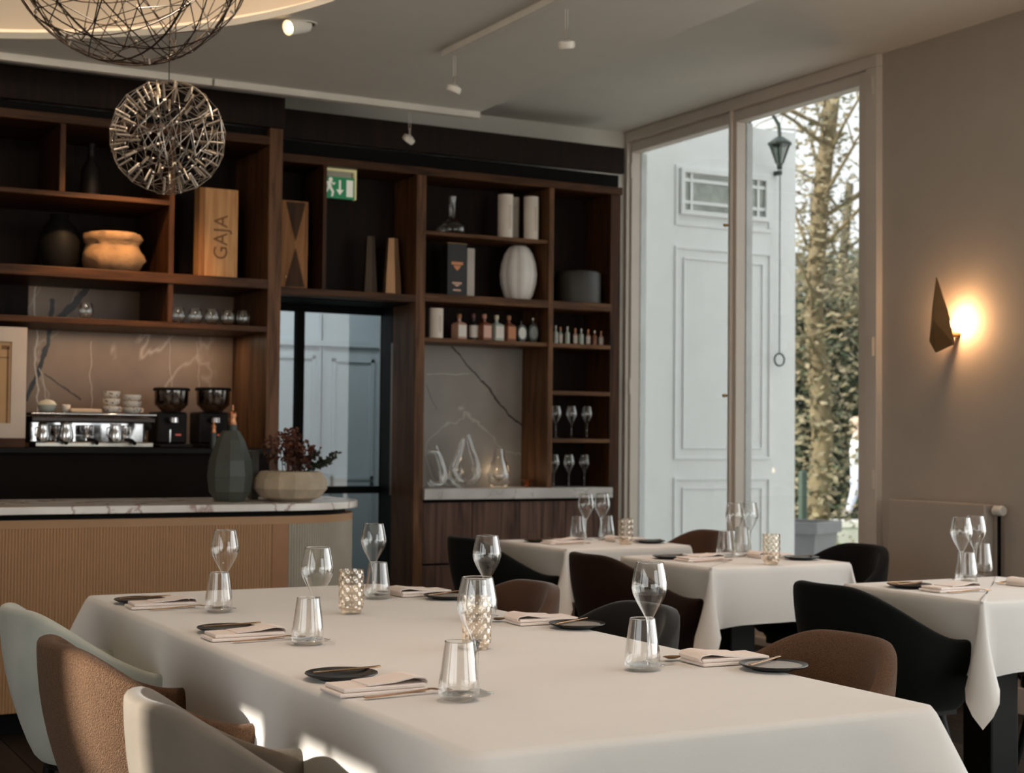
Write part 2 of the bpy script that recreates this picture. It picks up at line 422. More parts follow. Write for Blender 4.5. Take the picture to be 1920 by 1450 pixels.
for nm, a, b, c2 in (('sash', g1l, g1r, wl+(g1l-wl)*.45), ('sash', g2l, g2r, wr+(g2r-wr)*.5)):
    s = MB()
    lo, hi = sorted((a, b))
    mid = (g1r+g2l)/2
    olo, ohi = (mid+.004, c2) if a == g1l else (c2, mid-.004)
    olo, ohi = min(olo, ohi), max(olo, ohi)
    s.box(W-.01, W+.07, olo, lo, .13, zt-.05).box(W-.01, W+.07, hi, ohi, .13, zt-.05)
    s.box(W-.01, W+.07, lo, hi, zg, zt-.05).box(W-.01, W+.07, lo, hi, .13, .32)
    so = s.build('sash', FRAME_P, w1, bevel=.004)
    bx('pane', PANE, XG-.003, XG+.003, lo-.01, hi+.01, .31, zg+.01, so)
    # bright outer stop beads
    b_ = MB().box(XG+.004, XG+.05, lo-.012, lo+.004, .32, zg).box(XG+.004, XG+.05, hi-.004, hi+.012, .32, zg)
    b_.build('glazing_bead', plain('white_bead', 'd9dcda', .5), so)
mid = (g1r+g2l)/2
frame_box('astragal', mid-.012, mid+.012, .13, zt-.05, W-.035, W-.01)
for py in (422, 742):
    p = atx(1369, py, W-.03)
    mb = MB(); mb.lathe([(.008, 0), (.008, .012), (.012, .018), (.009, .03), (0, .032)], 10)
    o = mb.build('knob', BRASS, w1, smooth=40); o.location = (W-.03, mid+.02, p.z); o.rotation_euler = (0, radians(-90), 0)
for (pxx, py) in ((1634, 160), (1634, 650), (1634, 900), (1183, 320), (1180, 725)):
    p = atx(pxx, py, W-.05); bx('hinge', FRAME_P, W-.052, W-.03, p.y-.008, p.y+.008, p.z-.05, p.z+.05, w1)
# unseen windows
for nm, segs in (('window_2', [(W+.08, W+.14, W2b, W2b+.06, .12, 3.2), (W+.08, W+.14, W2a-.06, W2a, .12, 3.2), (W+.08, W+.14, 1.0, 1.08, .12, 3.2)]),
                 ('window_3', [(XL-.2, XL-.14, 3.45, 3.47, .5, 2.52), (XL-.2, XL-.14, -.1, -.02, .4, 2.7)])):
    mb = MB()
    for s in segs: mb.box(*s)
    struct(mb.build(nm, FRAME_P))
# ceiling edge profiles
st = [atz(0, 95, ZP), atz(893, 207, ZP)]
ypf = YP
mb = MB().box(-.6, aty(395, 140, ypf).x-.006, ypf-.05, ypf-.005, ZP-.035, ZP); mb.box(aty(395, 140, ypf).x+.006, XP-.0, ypf-.05, ypf-.005, ZP-.035, ZP)
struct(mb.build('trim_1', WHITEM), 'slim white strip under the edge of the lowered ceiling')
struct(bx('baseboard_right', FRAME_P, W-.02, W, W2a, wr, 0, .12))

# ================================================================== SHELVING
def xr(px, py=600): return aty(px, py, YR).x
def zr(px, py): return aty(px, py, YR).z
def xl(px, py=600): return aty(px, py, YL).x
def zl(px, py): return aty(px, py, YL).z
def crk(a, b, w, c, amp=.06):
    p, q = aty(*a, YB-.03), aty(*b, YB-.03); return (p.x, p.z, q.x, q.z, w, c, amp)
MARBLE_B = marble('brown_grey_marble', '775d49', 'a3876f', 'b39c8a', scale=1.1, rough=.4, vw=.006, cracks=[
    crk((172, 530), (92, 612), .018, '17100c', .10), crk((98, 560), (82, 690), .012, '17100c', .08), crk((84, 680), (48, 752), .011, '17100c'), crk((66, 530), (72, 790), .004, 'cdbfae'), crk((78, 690), (92, 790), .003, 'c0ae9c'), crk((84, 700), (150, 752), .004, '3a2820'), crk((172, 640), (170, 780), .002, 'b9a696'), crk((318, 620), (322, 740), .002, 'b9a696'), crk((368, 640), (376, 740), .002, 'b9a696')])
MARBLE_G = marble('grey_marble', '847e77', 'a39c94', 'b5afa7', scale=1.1, rough=.4, vw=.005, cracks=[
    crk((845, 648), (905, 715), .005, '2a1d17'), crk((905, 712), (955, 782), .006, '2a1d17'), crk((952, 778), (990, 806), .006, '2a1d17'), crk((800, 704), (880, 700), .002, 'c5c0b8'), crk((800, 720), (818, 770), .002, '4f4a45')])
su = thing('display_shelving', 'tall dark walnut shelving between glass door and window', 'shelving', (xr(960), YR, 0))
def part(par, name, mat, x0, x1, y0, y1, z0, z1, bevel=.003):
    o = MB().box(x0, x1, y0, y1, z0, z1).build(name, mat, par, bevel=bevel)
    o.location = -Vector(par.location); return o
x_p0, x_p1 = xr(779), xr(797); x_d0, x_d1 = xr(1028), xr(1037); x_e0, x_e1 = xr(1147), xr(1166)
x_e1 = min(x_e1, W-.046)
XM0 = xl(527)                              # where the left unit stops
z_top = zr(845, 241); z_f0 = zr(845, 292); z_r1, z_r0 = zr(1090, 344), zr(1090, 358)
z_s1 = zr(913, 441); z_s2 = zr(972, 560); z_s3 = zr(913, 637.5); z_s4 = zr(1090, 734); z_s5 = zr(1090, 823); z_c = zr(968, 915.5)
px2m = YR*1.0/F_PX*1.12
T = lambda n: n*px2m
part(su, 'fascia', WALNUT_D, XM0, x_e1, YR-.02, YR+.02, z_f0, z_top)
part(su, 'shadow_gap', BLACK, XM0, x_e1, YR+.05, YR+.1, z_r1, z_f0)
part(su, 'top_rail', WALNUT, XM0, x_e1, YR, YB-.03, z_r0, z_r1)
part(su, 'top_cover', WALNUT_D, XM0, x_e1, YR+.02, YB-.005, z_top-.03, z_top)
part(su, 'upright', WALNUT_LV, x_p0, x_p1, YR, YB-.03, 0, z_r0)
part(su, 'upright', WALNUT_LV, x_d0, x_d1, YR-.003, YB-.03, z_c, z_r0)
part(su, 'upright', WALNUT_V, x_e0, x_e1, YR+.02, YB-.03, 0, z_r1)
xm = xr(603); part(su, 'divider', WALNUT_V, xm, xr(610), YR, YB-.03, zr(650, 545), z_r0)
part(su, 'shelf', WALNUT_L, x_p1, x_d0, YR+.01, YB-.03, z_s1-T(7), z_s1)
part(su, 'shelf', WALNUT_L, x_p1, x_e0, YR, YB-.03, z_s2-T(15), z_s2)
part(su, 'shelf', WALNUT_L, x_p1, x_d0, YR+.01, YB-.03, z_s3-T(8), z_s3)
part(su, 'shelf', WALNUT_L, x_d1, x_e0, YR+.01, YB-.03, z_s3-T(8), z_s3)
for z in (z_s4, z_s5): part(su, 'shelf', WALNUT_L, x_d1, x_e0, YR+.01, YB-.03, z-T(8), z)
z_ms = zr(650, 545)
part(su, 'shelf', WALNUT, XM0, x_p0, YR, YB-.03, z_ms-T(14), z_ms)
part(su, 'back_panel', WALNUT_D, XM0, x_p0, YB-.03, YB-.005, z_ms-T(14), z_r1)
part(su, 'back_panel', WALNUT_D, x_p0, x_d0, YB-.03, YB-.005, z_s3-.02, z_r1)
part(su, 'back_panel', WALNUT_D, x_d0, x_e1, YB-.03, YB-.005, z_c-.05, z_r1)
part(su, 'marble_back', MARBLE_G, x_p0, x_d0, YB-.03, YB-.005, z_c-.05, z_s3-.02)
part(su, 'stone_top', COUNTER_G, x_p1-.005, x_e0+.0, YR-.03, YB-.03, z_c-T(20), z_c)
z_cb = z_c-T(22); z_dr = zr(850, 1058)
part(su, 'cabinet_body', BLACK, x_p1, x_e0, YR+.03, YB-.005, .02, z_cb)
nd = 4
for i in range(nd):
    a = x_p1+(x_e0-x_p1)*i/nd; b = x_p1+(x_e0-x_p1)*(i+1)/nd
    part(su, 'door', CABWOOD, a+.002, b-.002, YR+.0, YR+.028, z_dr+.006, z_cb-.012)
for i in range(2):
    a = x_p1+(x_e0-x_p1)*i/2; b = x_p1+(x_e0-x_p1)*(i+1)/2
    part(su, 'drawer', CABWOOD, a+.002, b-.002, YR+.0, YR+.028, .1, z_dr-.006)
part(su, 'plinth', BLACK, x_p1, x_e0, YR+.06, YR+.08, 0, .1)

# left unit above the back bar
lu = thing('back_bar_shelving', 'wide dark walnut shelving behind the bar with lit shelves', 'shelving', (xl(250), YL, 0))
l0 = xl(-330)                              # runs on past the frame
zl_top = zl(260, 152); zl_f0 = zl(260, 212); zl_r1, zl_r0 = zl(300, 233), zl(300, 250)
zl_a = zl(200, 366); zl_b = zl(250, 508.5); zl_c = zl(250, 601)
p2l = YL/F_PX*1.06
q2 = lambda n: n*p2l
xP0, xP1 = xl(501), xl(526); xV0, xV1 = xl(315), xl(325); xU0, xU1 = xl(107), xl(118)
part(lu, 'fascia', WALNUT_D, l0, XM0, YL-.02, YL+.02, zl_f0, zl_top)
part(lu, 'top_cover', WALNUT_D, l0, XM0, YL+.02, YB-.005, zl_top-.03, zl_top)
part(lu, 'shadow_gap', BLACK, l0, XM0-.01, YL+.05, YL+.1, zl_r1, zl_f0)
part(lu, 'top_rail', WALNUT, l0, xP0, YL, YB-.03, zl_r0, zl_r1)
part(lu, 'upright', WALNUT_LV, xP0, xP1, YL, YB-.005, 0, zl_f0)
part(lu, 'upright', WALNUT_V, xV0, xV1, YL+.01, YB-.03, zl_c, zl_r0)
part(lu, 'divider', WALNUT_V, xU0, xU1, YL+.01, YB-.03, zl_a, zl_r0)
part(lu, 'shelf', WALNUT, l0, xV0, YL, YB-.03, zl_a-q2(9), zl_a)
part(lu, 'shelf', WALNUT, l0, xP0, YL, YB-.03, zl_b-q2(18), zl_b)
part(lu, 'shelf', WALNUT, l0, xP0, YL, YB-.03, zl_c-q2(11), zl_c)
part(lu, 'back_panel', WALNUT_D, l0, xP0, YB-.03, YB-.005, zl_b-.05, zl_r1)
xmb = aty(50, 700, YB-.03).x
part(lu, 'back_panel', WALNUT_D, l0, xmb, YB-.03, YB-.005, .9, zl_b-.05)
part(lu, 'marble_back', MARBLE_B, xmb, xP0, YB-.03, YB-.005, .9, zl_b-.05)
YC = YL-.1; z_bc = aty(200, 840, YC).z
part(lu, 'back_counter', BLACKW, l0, xP0, YC, YB-.03, z_bc-.03, z_bc)
part(lu, 'cabinet_front', plain('dark_cabinet', '120d0a', .7, spec=.1), l0, xP0, YC+.02, YC+.04, .1, z_bc-.03)
part(lu, 'plinth', BLACK, l0, xP0, YC+.06, YC+.08, 0, .1)
xi = aty(318, 560, YL).x

# glass door in the recess, passage behind it
YD = YB+.14
d1 = structE('door_1'); d1['label'] = 'black framed glass door between the two shelving units'
zdt = aty(640, 588, YD).z; zmid = aty(650, 919, YD).z
x_a, x_b, x_c, x_d = aty(500, 800, YD).x, aty(554, 800, YD).x, aty(568, 800, YD).x, aty(716, 800, YD).x
mb = MB().box(x_a-.15, dr, YD, YD+.04, zdt, DZ); mb.box(x_b, x_c, YD-.01, YD+.05, 0, zdt); mb.box(x_d, dr, YD, YD+.04, 0, zdt); mb.box(x_c, x_d, YD-.005, YD+.045, zmid-.022, zmid+.022); mb.box(x_c, x_d, YD, YD+.04, 0, .06)
mb.build('door_frame', BLACK, d1)
bx('pane', PANE_CLEAR, x_a-.1, x_b, YD+.018, YD+.022, 0, zdt, d1); bx('pane', PANE_CLEAR, x_c, x_d, YD+.018, YD+.022, zmid+.02, zdt, d1); bx('pane', PANE_CLEAR, x_c, x_d, YD+.018, YD+.022, .06, zmid-.02, d1)
bx('side_jamb', BLACKW, dr-.01, dr+.02, YR+.05, YD, 0, DZ, d1); bx('head_jamb', BLACK, dl, dr, YR+.1, YD+.04, DZ-.02, DZ, d1)
# passage
YH = YB+1.7
HALLP = plain('pale_blue_grey_paint', 'b9c4c8', .6, var=.02)
mb = MB().box(dl-1.2, dr+1.4, YH, YH+.1, 0, 3.1); hall = struct(mb.build('wall_passage', HALLP))
mb = MB().box(dl-1.3, dl-1.2, YB+.2, YH, 0, 3.1).box(dr+1.4, dr+1.5, YB+.2, YH, 0, 3.1).box(dl-1.3, dr+1.5, YB+.2, YH+.1, 3.0, 3.1)
struct(mb.build('wall_passage_side', HALLP))
def hx(px): return aty(px, 700, YH).x
def hz(py): return aty(620, py, YH).z
mb = MB()
for (a, b, t, bt) in ((500, 590, 668, 1100), (600, 603, 590, 1200), (622, 700, 672, 900), (622, 700, 905, 1100)):
    x0, x1, z1, z0 = hx(a), hx(b), hz(t), max(.05, hz(bt))
    for (u0, u1, w0, w1_) in ((x0, x1, z1-.025, z1), (x0, x1, z0, z0+.025), (x0, x0+.025, z0, z1), (x1-.025, x1, z0, z1)):
        mb.box(u0, u1, YH-.02, YH, w0, w1_)
mb.build('moulding', HALLP, hall)
bx('lintel', HALLP, hx(480), hx(745), YH-.04, YH, hz(650), hz(640), hall)
lamp('passage_lamp', 'POINT', ((dl+dr)/2+.1, YB+.75, 2.75), 24, (.9, .96, 1), shadow_soft_size=.12)

# ================================================================== BAR
bar = thing('bar_counter', 'long fluted tan bar with white marble top and rounded end', 'bar', (1.5, 6.7, 0))
bb = atz(25, 1338, .1); YBAR = bb.y; bl = -1.2
xs = aty(540, 1000, YBAR).x; RB = .47
zt0, zt1 = aty(300, 962, YBAR-.02).z, aty(300, 948, YBAR-.02).z
zr0, zr1 = aty(300, 987, YBAR).z, aty(300, 972, YBAR).z
def bar_outline(off, n=14, depth=.74):
    pts = [(bl, YBAR-off), (xs, YBAR-off)]
    for i in range(1, n+1):
        a = -pi/2+pi/2*i/n; pts.append((xs+(RB+off)*cos(a), YBAR+RB+(RB+off)*sin(a)))
    pts += [(xs+RB+off, YBAR+depth), (bl, YBAR+depth)]
    return pts
def bar_part(name, mat, off, z0, z1, depth=.74, bevel=0, sm=40):
    o = MB().prism(bar_outline(off, depth=depth), z1-z0, lambda x, y, z: (x, y, z+z0)).build(name, mat, bar, smooth=sm, bevel=bevel)
    o.location = -Vector(bar.location); return o
bar_part('marble_top', MARBLE_W, .03, zt0, zt1, .78, .003)
bar_part('shadow_gap', BLACK, -.03, zr1, zt0)
bar_part('top_rail', WARM_LIT_BAR, .006, zr0, zr1)
bar_part('core', WARM_LIT_BAR, -.02, .1, zr0)
bar_part('plinth', BLACK, -.08, 0, .1, .7)
xs0 = aty(510, 1000, YBAR).x
mb = MB(); pitch = .0132; x = bl
while x < xs0-pitch:                        # half round reeds
    mb.add([(x+pitch/2-pitch*.5*cos(pi*i/5), YBAR-pitch*.42*sin(pi*i/5), z) for z in (.1, zr0) for i in range(6)], [(i, i+1, i+7, i+6) for i in range(5)])
    x += pitch
mb.box(bl, xs0, YBAR-.001, YBAR+.02, .1, zr0)
o = mb.build('fluting', WARM_LIT_BAR, bar, kind='stuff'); o.location = -Vector(bar.location)
o = bx('flat_panel', plain('tan_panel', '9c6c45', .5), xs0, xs, YBAR-.006, YBAR+.02, .1, zr0, bar); o.location = -Vector(bar.location)
mb = MB(); n = int(RB*pi/2/pitch); 
for k in range(n):
    for_a = -pi/2+pi/2*(k+.5)/n; w = pi/2/n
    v = []
    for z in (.1, zr0):
        for i in range(6):
            a = for_a-w/2+w*i/5; rr = RB+.0055*sin(pi*i/5); v.append((xs+rr*cos(a), YBAR+RB+rr*sin(a), z))
    mb.add(v, [(i, i+1, i+7, i+6) for i in range(5)])
o = mb.build('curved_fluting', plain('daylit_bar_paint', 'a79f8e', .55), bar, kind='stuff'); o.location = -Vector(bar.location)  # same bar paint, made greyer to carry the daylight on the curve
o = MB().grid(lambda a, b: (xs+(RB+.001)*cos(-pi/2+pi/2*a), YBAR+RB+(RB+.001)*sin(-pi/2+pi/2*a), .1+(zr0-.1)*b), 16, 2).build('curved_panel', bpy.data.materials['daylit_bar_paint'], bar, smooth=60); o.location = -Vector(bar.location)

# ================================================================== TABLES AND CLOTHS
def tablecloth(name, x0, x1, y0, y1, zt, drop, label, seed=0, tip=.12, corner_r=.02, amp=.012, group=None, flare=0):
    rnd = random.Random(seed)
    cx, cy = (x0+x1)/2, (y0+y1)/2; hx_, hy_ = (x1-x0)/2, (y1-y0)/2
    pts = []                                # perimeter samples: (x,y,nx,ny,cornerness)
    rr = corner_r; nc = 9
    cs = [(hx_-rr, -hy_+rr, -pi/2), (hx_-rr, hy_-rr, 0), (-hx_+rr, hy_-rr, pi/2), (-hx_+rr, -hy_+rr, pi)]
    for q in range(4):
        a = cs[q]; b = cs[(q+1) % 4]
        for i in range(nc):
            t = a[2]+pi/2*i/(nc-1); pts.append((a[0]+rr*cos(t), a[1]+rr*sin(t), cos(t), sin(t), 1-abs(2*i/(nc-1)-1), q, None))
        t = a[2]+pi/2; sx, sy = a[0]+rr*cos(t), a[1]+rr*sin(t); ex, ey = b[0]+rr*cos(b[2]), b[1]+rr*sin(b[2])
        L_ = sqrt((ex-sx)**2+(ey-sy)**2); m = max(6, int(L_/.03))
        for i in range(1, m):
            d = min(i, m-i)/m*L_
            pts.append((sx+(ex-sx)*i/m, sy+(ey-sy)*i/m, cos(t), sin(t), 0, q, (i/m, L_, d)))
    ph = [(rnd.uniform(0, 6), rnd.uniform(0, 6), rnd.uniform(.7, 1.3)) for _ in range(4)]
    n = len(pts); V = []; rows = 12
    ins = [.0, .012]
    for (x, y, nx, ny, c, q, e) in pts: V.append((cx+x-nx*.02, cy+y-ny*.02, zt))
    for (x, y, nx, ny, c, q, e) in pts: V.append((cx+x-nx*.006, cy+y-ny*.006, zt-.001))
    for j in range(rows):
        t = (j+.25)/(rows-.75)
        for (x, y, nx, ny, c, q, e) in pts:
            if e is None:
                out = (.012+c**.6*(.03+.15*t*(drop/.25)))*t**.8; dz = drop*t+tip*1.25*c*t
                if flare: out = .012*t**.6+flare*t*(.8+.2*c); dz = drop*t+tip*.5*(1+c)*t-.004*t
                dxx = dyy = 0
            else:
                s, L_, d = e; p = ph[q]
                near = math.exp(-(d/.09)**2)
                wv = sin(s*L_*7*p[2]+p[0])*.6+sin(s*L_*15+p[1])*.4
                out = .012*t**.6+amp*t*wv*(1-near)-near*.028*t; dz = drop*t+.02*near*t*(1 if drop < .4 else 0)+tip*.0
                if flare: out = .012*t**.6+amp*t*wv*(1-near)+flare*t*.8*math.exp(-(d/.11)**2); dz = drop*t+tip*.5*t*math.exp(-(d/.11)**2)
            V.append((cx+x+nx*out, cy+y+ny*out, zt-.006-dz))
    F = []
    for j in range(rows+1):
        for i in range(n):
            a, b = j*n+i, j*n+(i+1) % n; F.append((a, a+n, b+n, b))
    # gently uneven top: a grid would be wasted, one fan from a centre ring
    m2 = len(V); V2 = [(cx+(v[0]-cx)*.5, cy+(v[1]-cy)*.5, zt+.0008) for v in V[:n]]; V += V2; V.append((cx, cy, zt+.0008))
    for i in range(n):
        j = (i+1) % n; F += [(i, j, m2+j, m2+i), (m2+i, m2+j, m2+n)]
    o = MB().add(V, F).build(name, CLOTH, smooth=180)
    # laundry creases
    return tag(o, label, 'tablecloth', group)
ZT = .75
c4 = [atz(165, 1112, ZT), atz(735, 1097, ZT), atz(1755, 1325, ZT), atz(858, 1418, ZT)]
TX0, TX1 = (c4[0].x+c4[3].x)/2, (c4[1].x+c4[2].x)/2; TY0, TY1 = (c4[2].y+c4[3].y)/2, (c4[0].y+c4[1].y)/2
print('table', TX0, TX1, TY0, TY1)
tablecloth('tablecloth', TX0, TX1, TY0, TY1, ZT, .36, 'white linen cloth on the long front table set for six', 1, .06, .035, .010, flare=.20)
lt = thing('dining_table', 'long front dining table hidden under a white linen cloth', 'table', ((TX0+TX1)/2, (TY0+TY1)/2, 0))
def rel(o, par): o.location = -Vector(par.location); return o
rel(bx('tabletop', LEGM, TX0+.022, TX1-.022, TY0+.022, TY1-.022, ZT-.04, ZT-.004, lt), lt)
for a in (TX0+.16, TX1-.16):
    for b in (TY0+.2, TY1-.2):
        o = MB().lathe([(.022, 0), (.035, ZT-.04)], 14).build('leg', LEGM, lt, smooth=40); o.location = Vector((a, b, 0))-lt.location
small = {}
SD = .70
for key, c0, cl_, wd, lab in (('A', (1060, 1030), (935, 1013), .74, 'the table nearest the shelving'), ('B', (1345, 1065), (1180, 1047), .76, 'the middle square table'), ('C', (1830, 1130), (1612, 1097), .80, 'the table at the right edge')):
    p = atz(*c0, ZT); p2 = atz(*cl_, ZT)
    x0, y0 = (p.x+p2.x)/2, p.y; x1, y1 = x0+wd, y0+SD
    small[key] = (x0, x1, y0, y1, lab)
    print(key, x0, x1, y0, y1, p2.y)
    tablecloth('tablecloth', x0, x1, y0, y1, ZT, .235, 'white linen cloth hanging to a point on '+lab, 10+ord(key), .12, .012, .006)
    t = thing('dining_table', 'black pedestal dining table under the cloth of '+lab, 'table', ((x0+x1)/2, (y0+y1)/2, 0))
    rel(bx('tabletop', LEGM, x0+.006, x1-.006, y0+.006, y1-.006, ZT-.035, ZT-.004, t), t)
    o = bx('column', LEGM, -.07, .07, -.07, .07, .03, ZT-.035, t, .01)
    o = bx('base', LEGM, -.24, .24, -.24, .24, 0, .03, t, .006)

# ================================================================== CHAIRS
def make_chair(mat, mat_in, name='tub_chair'):
    t = thing(name, '', 'chair')
    R_, AL = .275, .20                      # back radius, arm length
    per = pi*R_+2*AL; NS = 41
    secs = []
    for i in range(NS):
        s = -1+2*i/(NS-1); d = abs(s)*per/2; sg = 1 if s >= 0 else -1
        if d < pi*R_/2: th = d/R_; base = (-R_*cos(th), sg*R_*sin(th)); nrm = (-cos(th), sg*sin(th))
        else: base = (d-pi*R_/2, sg*R_); nrm = (0, sg)
        k = d/(per/2)
        e = max(0, min(1, (k-.16)/.70)); e = e*e*(3-2*e); h = .80-.18*e
        endr = max(0, (k-.93)/.07); h -= .05*endr**2
        secs.append((base, nrm, h, k))
    V = []; F = []; prof_n = 14
    z0 = .36
    for (b, nm, h, k) in secs:
        th_ = .024*(1-.35*max(0, (k-.93)/.07)**2)
        loop = []
        for j in range(5):                  # outer face, bottom to top
            f = j/4; off = -.105*(1-f)**1.4+.012*sin(pi*f); loop.append((off+th_, z0+(h-.02-z0)*f))
        loop += [(th_*.75+.004, h-.006), (.0, h), (-th_*.75, h-.006)]
        for j in range(5):
            f = 1-j/4; off = -.105*(1-f)**1.4+.012*sin(pi*f)-.006*sin(pi*f); loop.append((off-th_, z0+.02+(h-.04-z0)*f))
        loop.append((-.105, z0))
        for (o_, z) in loop: V.append((b[0]+nm[0]*o_, b[1]+nm[1]*o_, z))
    m = prof_n
    for i in range(NS-1):
        for j in range(m):
            a, b = i*m+j, i*m+(j+1) % m; F.append((a, b, b+m, a+m))
    F.append(tuple(range(m))); F.append(tuple((NS-1)*m+j for j in range(m))[::-1])
    MB().add(V, F).build('shell', mat, t, smooth=180, sub=1)
    # seat pan and cushion
    def outline(sc, ex):
        o = []
        for i in range(24):
            th = pi/2+pi*i/23; o.append((R_*sc*cos(th), R_*sc*sin(th)))
        o += [(ex*.9, -R_*sc*.98), (ex, -R_*sc*.8), (ex, R_*sc*.8), (ex*.9, R_*sc*.98)]
        return o
    s = MB()
    for (z, sc, ex) in ((.37, .74, .24), ):
        s.prism(outline(.62, .22), .05, lambda x, y, z_: (x, y, z_+.345))
    s.build('seat_pan', LEGM, t)
    s = MB(); lv = [(.395, .68, .25), (.43, .80, .28), (.455, .82, .285), (.475, .76, .27)]
    n0 = len(outline(1, 1)); Vv = []; Ff = []
    for (z, sc, ex) in lv: Vv += [(x, y, z) for x, y in outline(sc, ex)]
    for j in range(3):
        for i in range(n0): Ff.append((j*n0+i, j*n0+(i+1) % n0, (j+1)*n0+(i+1) % n0, (j+1)*n0+i))
    Ff += [tuple(range(n0))[::-1], tuple(3*n0+i for i in range(n0))]
    s.add(Vv, Ff).build('seat_cushion', mat_in, t, smooth=50, bevel=.008)
    for (lx, ly) in ((.15, .13), (.15, -.13), (-.12, .12), (-.12, -.12)):
        s = MB(); s.tube([(lx*1.4, ly*1.5, 0), (lx, ly, .36)], lambda f: .011+.008*f, 10); s.build('leg', LEGM, t, smooth=50)
    return t
fab = {
 'sage': fabric('sage_grey_velvet', 'b2b4aa', sheen=.3), 'brown': fabric('brown_boucle', '604836', True, .08), 'taupe': fabric('taupe_velvet', '6d655b', sheen=.2),
 'char': fabric('charcoal_velvet', '211f1e', sheen=.25), 'tan': fabric('tan_brown_velvet', '523a2c', sheen=.3), 'dgreen': fabric('black_green_velvet', '121310', sheen=.06),
 'dbrown': fabric('dark_brown_leather', '2a1a12', sheen=.08), 'black': fabric('black_velvet', '100f0e', sheen=.08)}
def chair(m, loc, rz, label, group=None, m2=None):
    t = make_chair(fab[m], fab[m2 or m]); t.location = loc; t.rotation_euler = (0, 0, rz); t['label'] = label
    if group: t['group'] = group
    return t
G6 = 'chairs at the long front table'
def back_at(px, py, z=.80): return atz(px, py, z)
for (m, px, py, dy, rz, lab) in (('sage', 22, 1128, -.10, 2, 'pale sage velvet tub chair at the far left end of the long table'),
                                 ('brown', 95, 1188, -.10, 0, 'brown boucle tub chair with sun patch, middle of the left row'),
                                 ('taupe', 262, 1288, -.10, -2, 'grey taupe velvet tub chair nearest the camera at lower left')):
    p = back_at(px, py)
    print('chairL', m, p)
    chair(m, (p.x+.25, p.y+dy, 0), radians(rz), lab, G6)
for (m, px, py, lab, sh) in (('brown', 1560, 1190, 'brown boucle tub chair at the right near end of the long table', .11),
                         ('char', 1195, 1132, 'charcoal velvet tub chair in the middle of the right side of the long table', .09),
                         ('tan', 1000, 1090, 'tan brown tub chair at the far right end of the long table', .06)):
    p = back_at(px, py); print('chairR', m, p)
    chair(m, (p.x-.30+sh, p.y, 0), pi, lab, G6)
for (m, key, side, rz, lab) in (('dgreen', 'A', -1, 0, 'dark green black tub chair left of the square table nearest the shelving'),
                            ('tan', 'A', 1, 180, 'tan brown tub chair between the shelving side table and the window'),
                            ('dbrown', 'B', -1, 0, 'dark brown leather tub chair left of the middle square table'),
                            ('black', 'B', 1, 180, 'black velvet tub chair in front of the radiator at the middle square table'),
                            ('dgreen', 'C', -1, 0, 'large black green tub chair left of the right hand square table'),
                            ('tan', 'C', 1, 180, 'tan chair half hidden under the right hand square table cloth')):
    x0, x1, y0, y1, _ = small[key]; yc = (y0+y1)/2
    xx = x0-.13 if side < 0 else x1+.13
    chair(m, (xx, yc, 0), radians(rz), lab, 'chairs at the square tables')

# ================================================================== TABLEWARE
def wine_glass():
    t = thing('wine_glass', '', 'wine glass')
    MB().lathe_open([(.037, .0015), (.036, .003), (.02, .005), (.006, .012)], 28).build('foot', GLASS, t, smooth=60)
    MB().lathe([(.0065, .010), (.004, .03), (.0036, .07), (.0044, .092), (.0075, .106), (.010, .112)], 14).build('stem', GLASS_S, t, smooth=60)
    o = [(.0085, .108), (.018, .125), (.030, .146), (.039, .165), (.0425, .180), (.0412, .195), (.0372, .217), (.0338, .233), (.032, .2395)]
    b = MB().lathe_open(o+[(.0308, .2395), (.0325, .233), (.036, .217), (.040, .195), (.0412, .180), (.0378, .166)], 36).build('bowl', GLASS, t, smooth=60)
    MB().tube([(.0314*cos(2*pi*i/36), .0314*sin(2*pi*i/36), .2397) for i in range(36)], .0011, 6, closed=True).build('rim', GLASS_S, b, smooth=60)
    return t
def tumbler():
    t = thing('tumbler', '', 'water glass')
    o = [(.0, .002), (.034, .002), (.040, .008), (.0425, .018), (.040, .045), (.034, .085), (.0295, .118)]
    MB().lathe_open(o+[(.028, .118), (.0325, .085), (.0382, .045), (.040, .022), (.034, .013), (.0, .011)], 36).build('wall', GLASS, t, smooth=50)
    MB().tube([(.0288*cos(2*pi*i/36), .0288*sin(2*pi*i/36), .1182) for i in range(36)], .0011, 6, closed=True).build('rim', GLASS_S, t, smooth=60)
    MB().lathe([(.031, .0035), (.0375, .009), (.037, .0135), (0, .012)], 32).build('thick_base', GLASS, t, smooth=60)
    return t
def candle():
    t = thing('candle_holder', '', 'candle holder')
    dr = lambda a, z: 1+.04*sin(9*a)*sin((z-.02)/.0135*pi)
    n = 64; pr = [(.0355, .016)]+[(.0368, .02+.0026*i) for i in range(42)]+[(.0366, .131)]
    MB().lathe_open(pr, n, dr=dr).build('glass_wall', AMBER, t, smooth=60)
    MB().lathe([(.030, .0), (.031, .012), (.036, .016), (.034, .022)], 32).build('glass_foot', AMBER, t, smooth=50)
    MB().lathe([(.019, .022), (.019, .036), (.017, .036), (.0, .034)], 20).build('tealight', CARD_W, t, smooth=50)
    return t
FLAME = glow('flame', 'ffb15c', 6)
def plate():
    t = thing('bread_plate', '', 'plate')
    MB().lathe([(.05, 0), (.052, .003), (.072, .008), (.080, .0125), (.079, .0145), (.068, .0115), (.05, .0075), (0, .0068)], 40).build('dish', [CERAMIC_D], t, smooth=40)
    return t
def plate_grey():
    t = plate(); MB().lathe([(.066, .0112), (.05, .0079), (0, .0073)], 32).build('centre', CERAMIC_G, t, smooth=60); return t
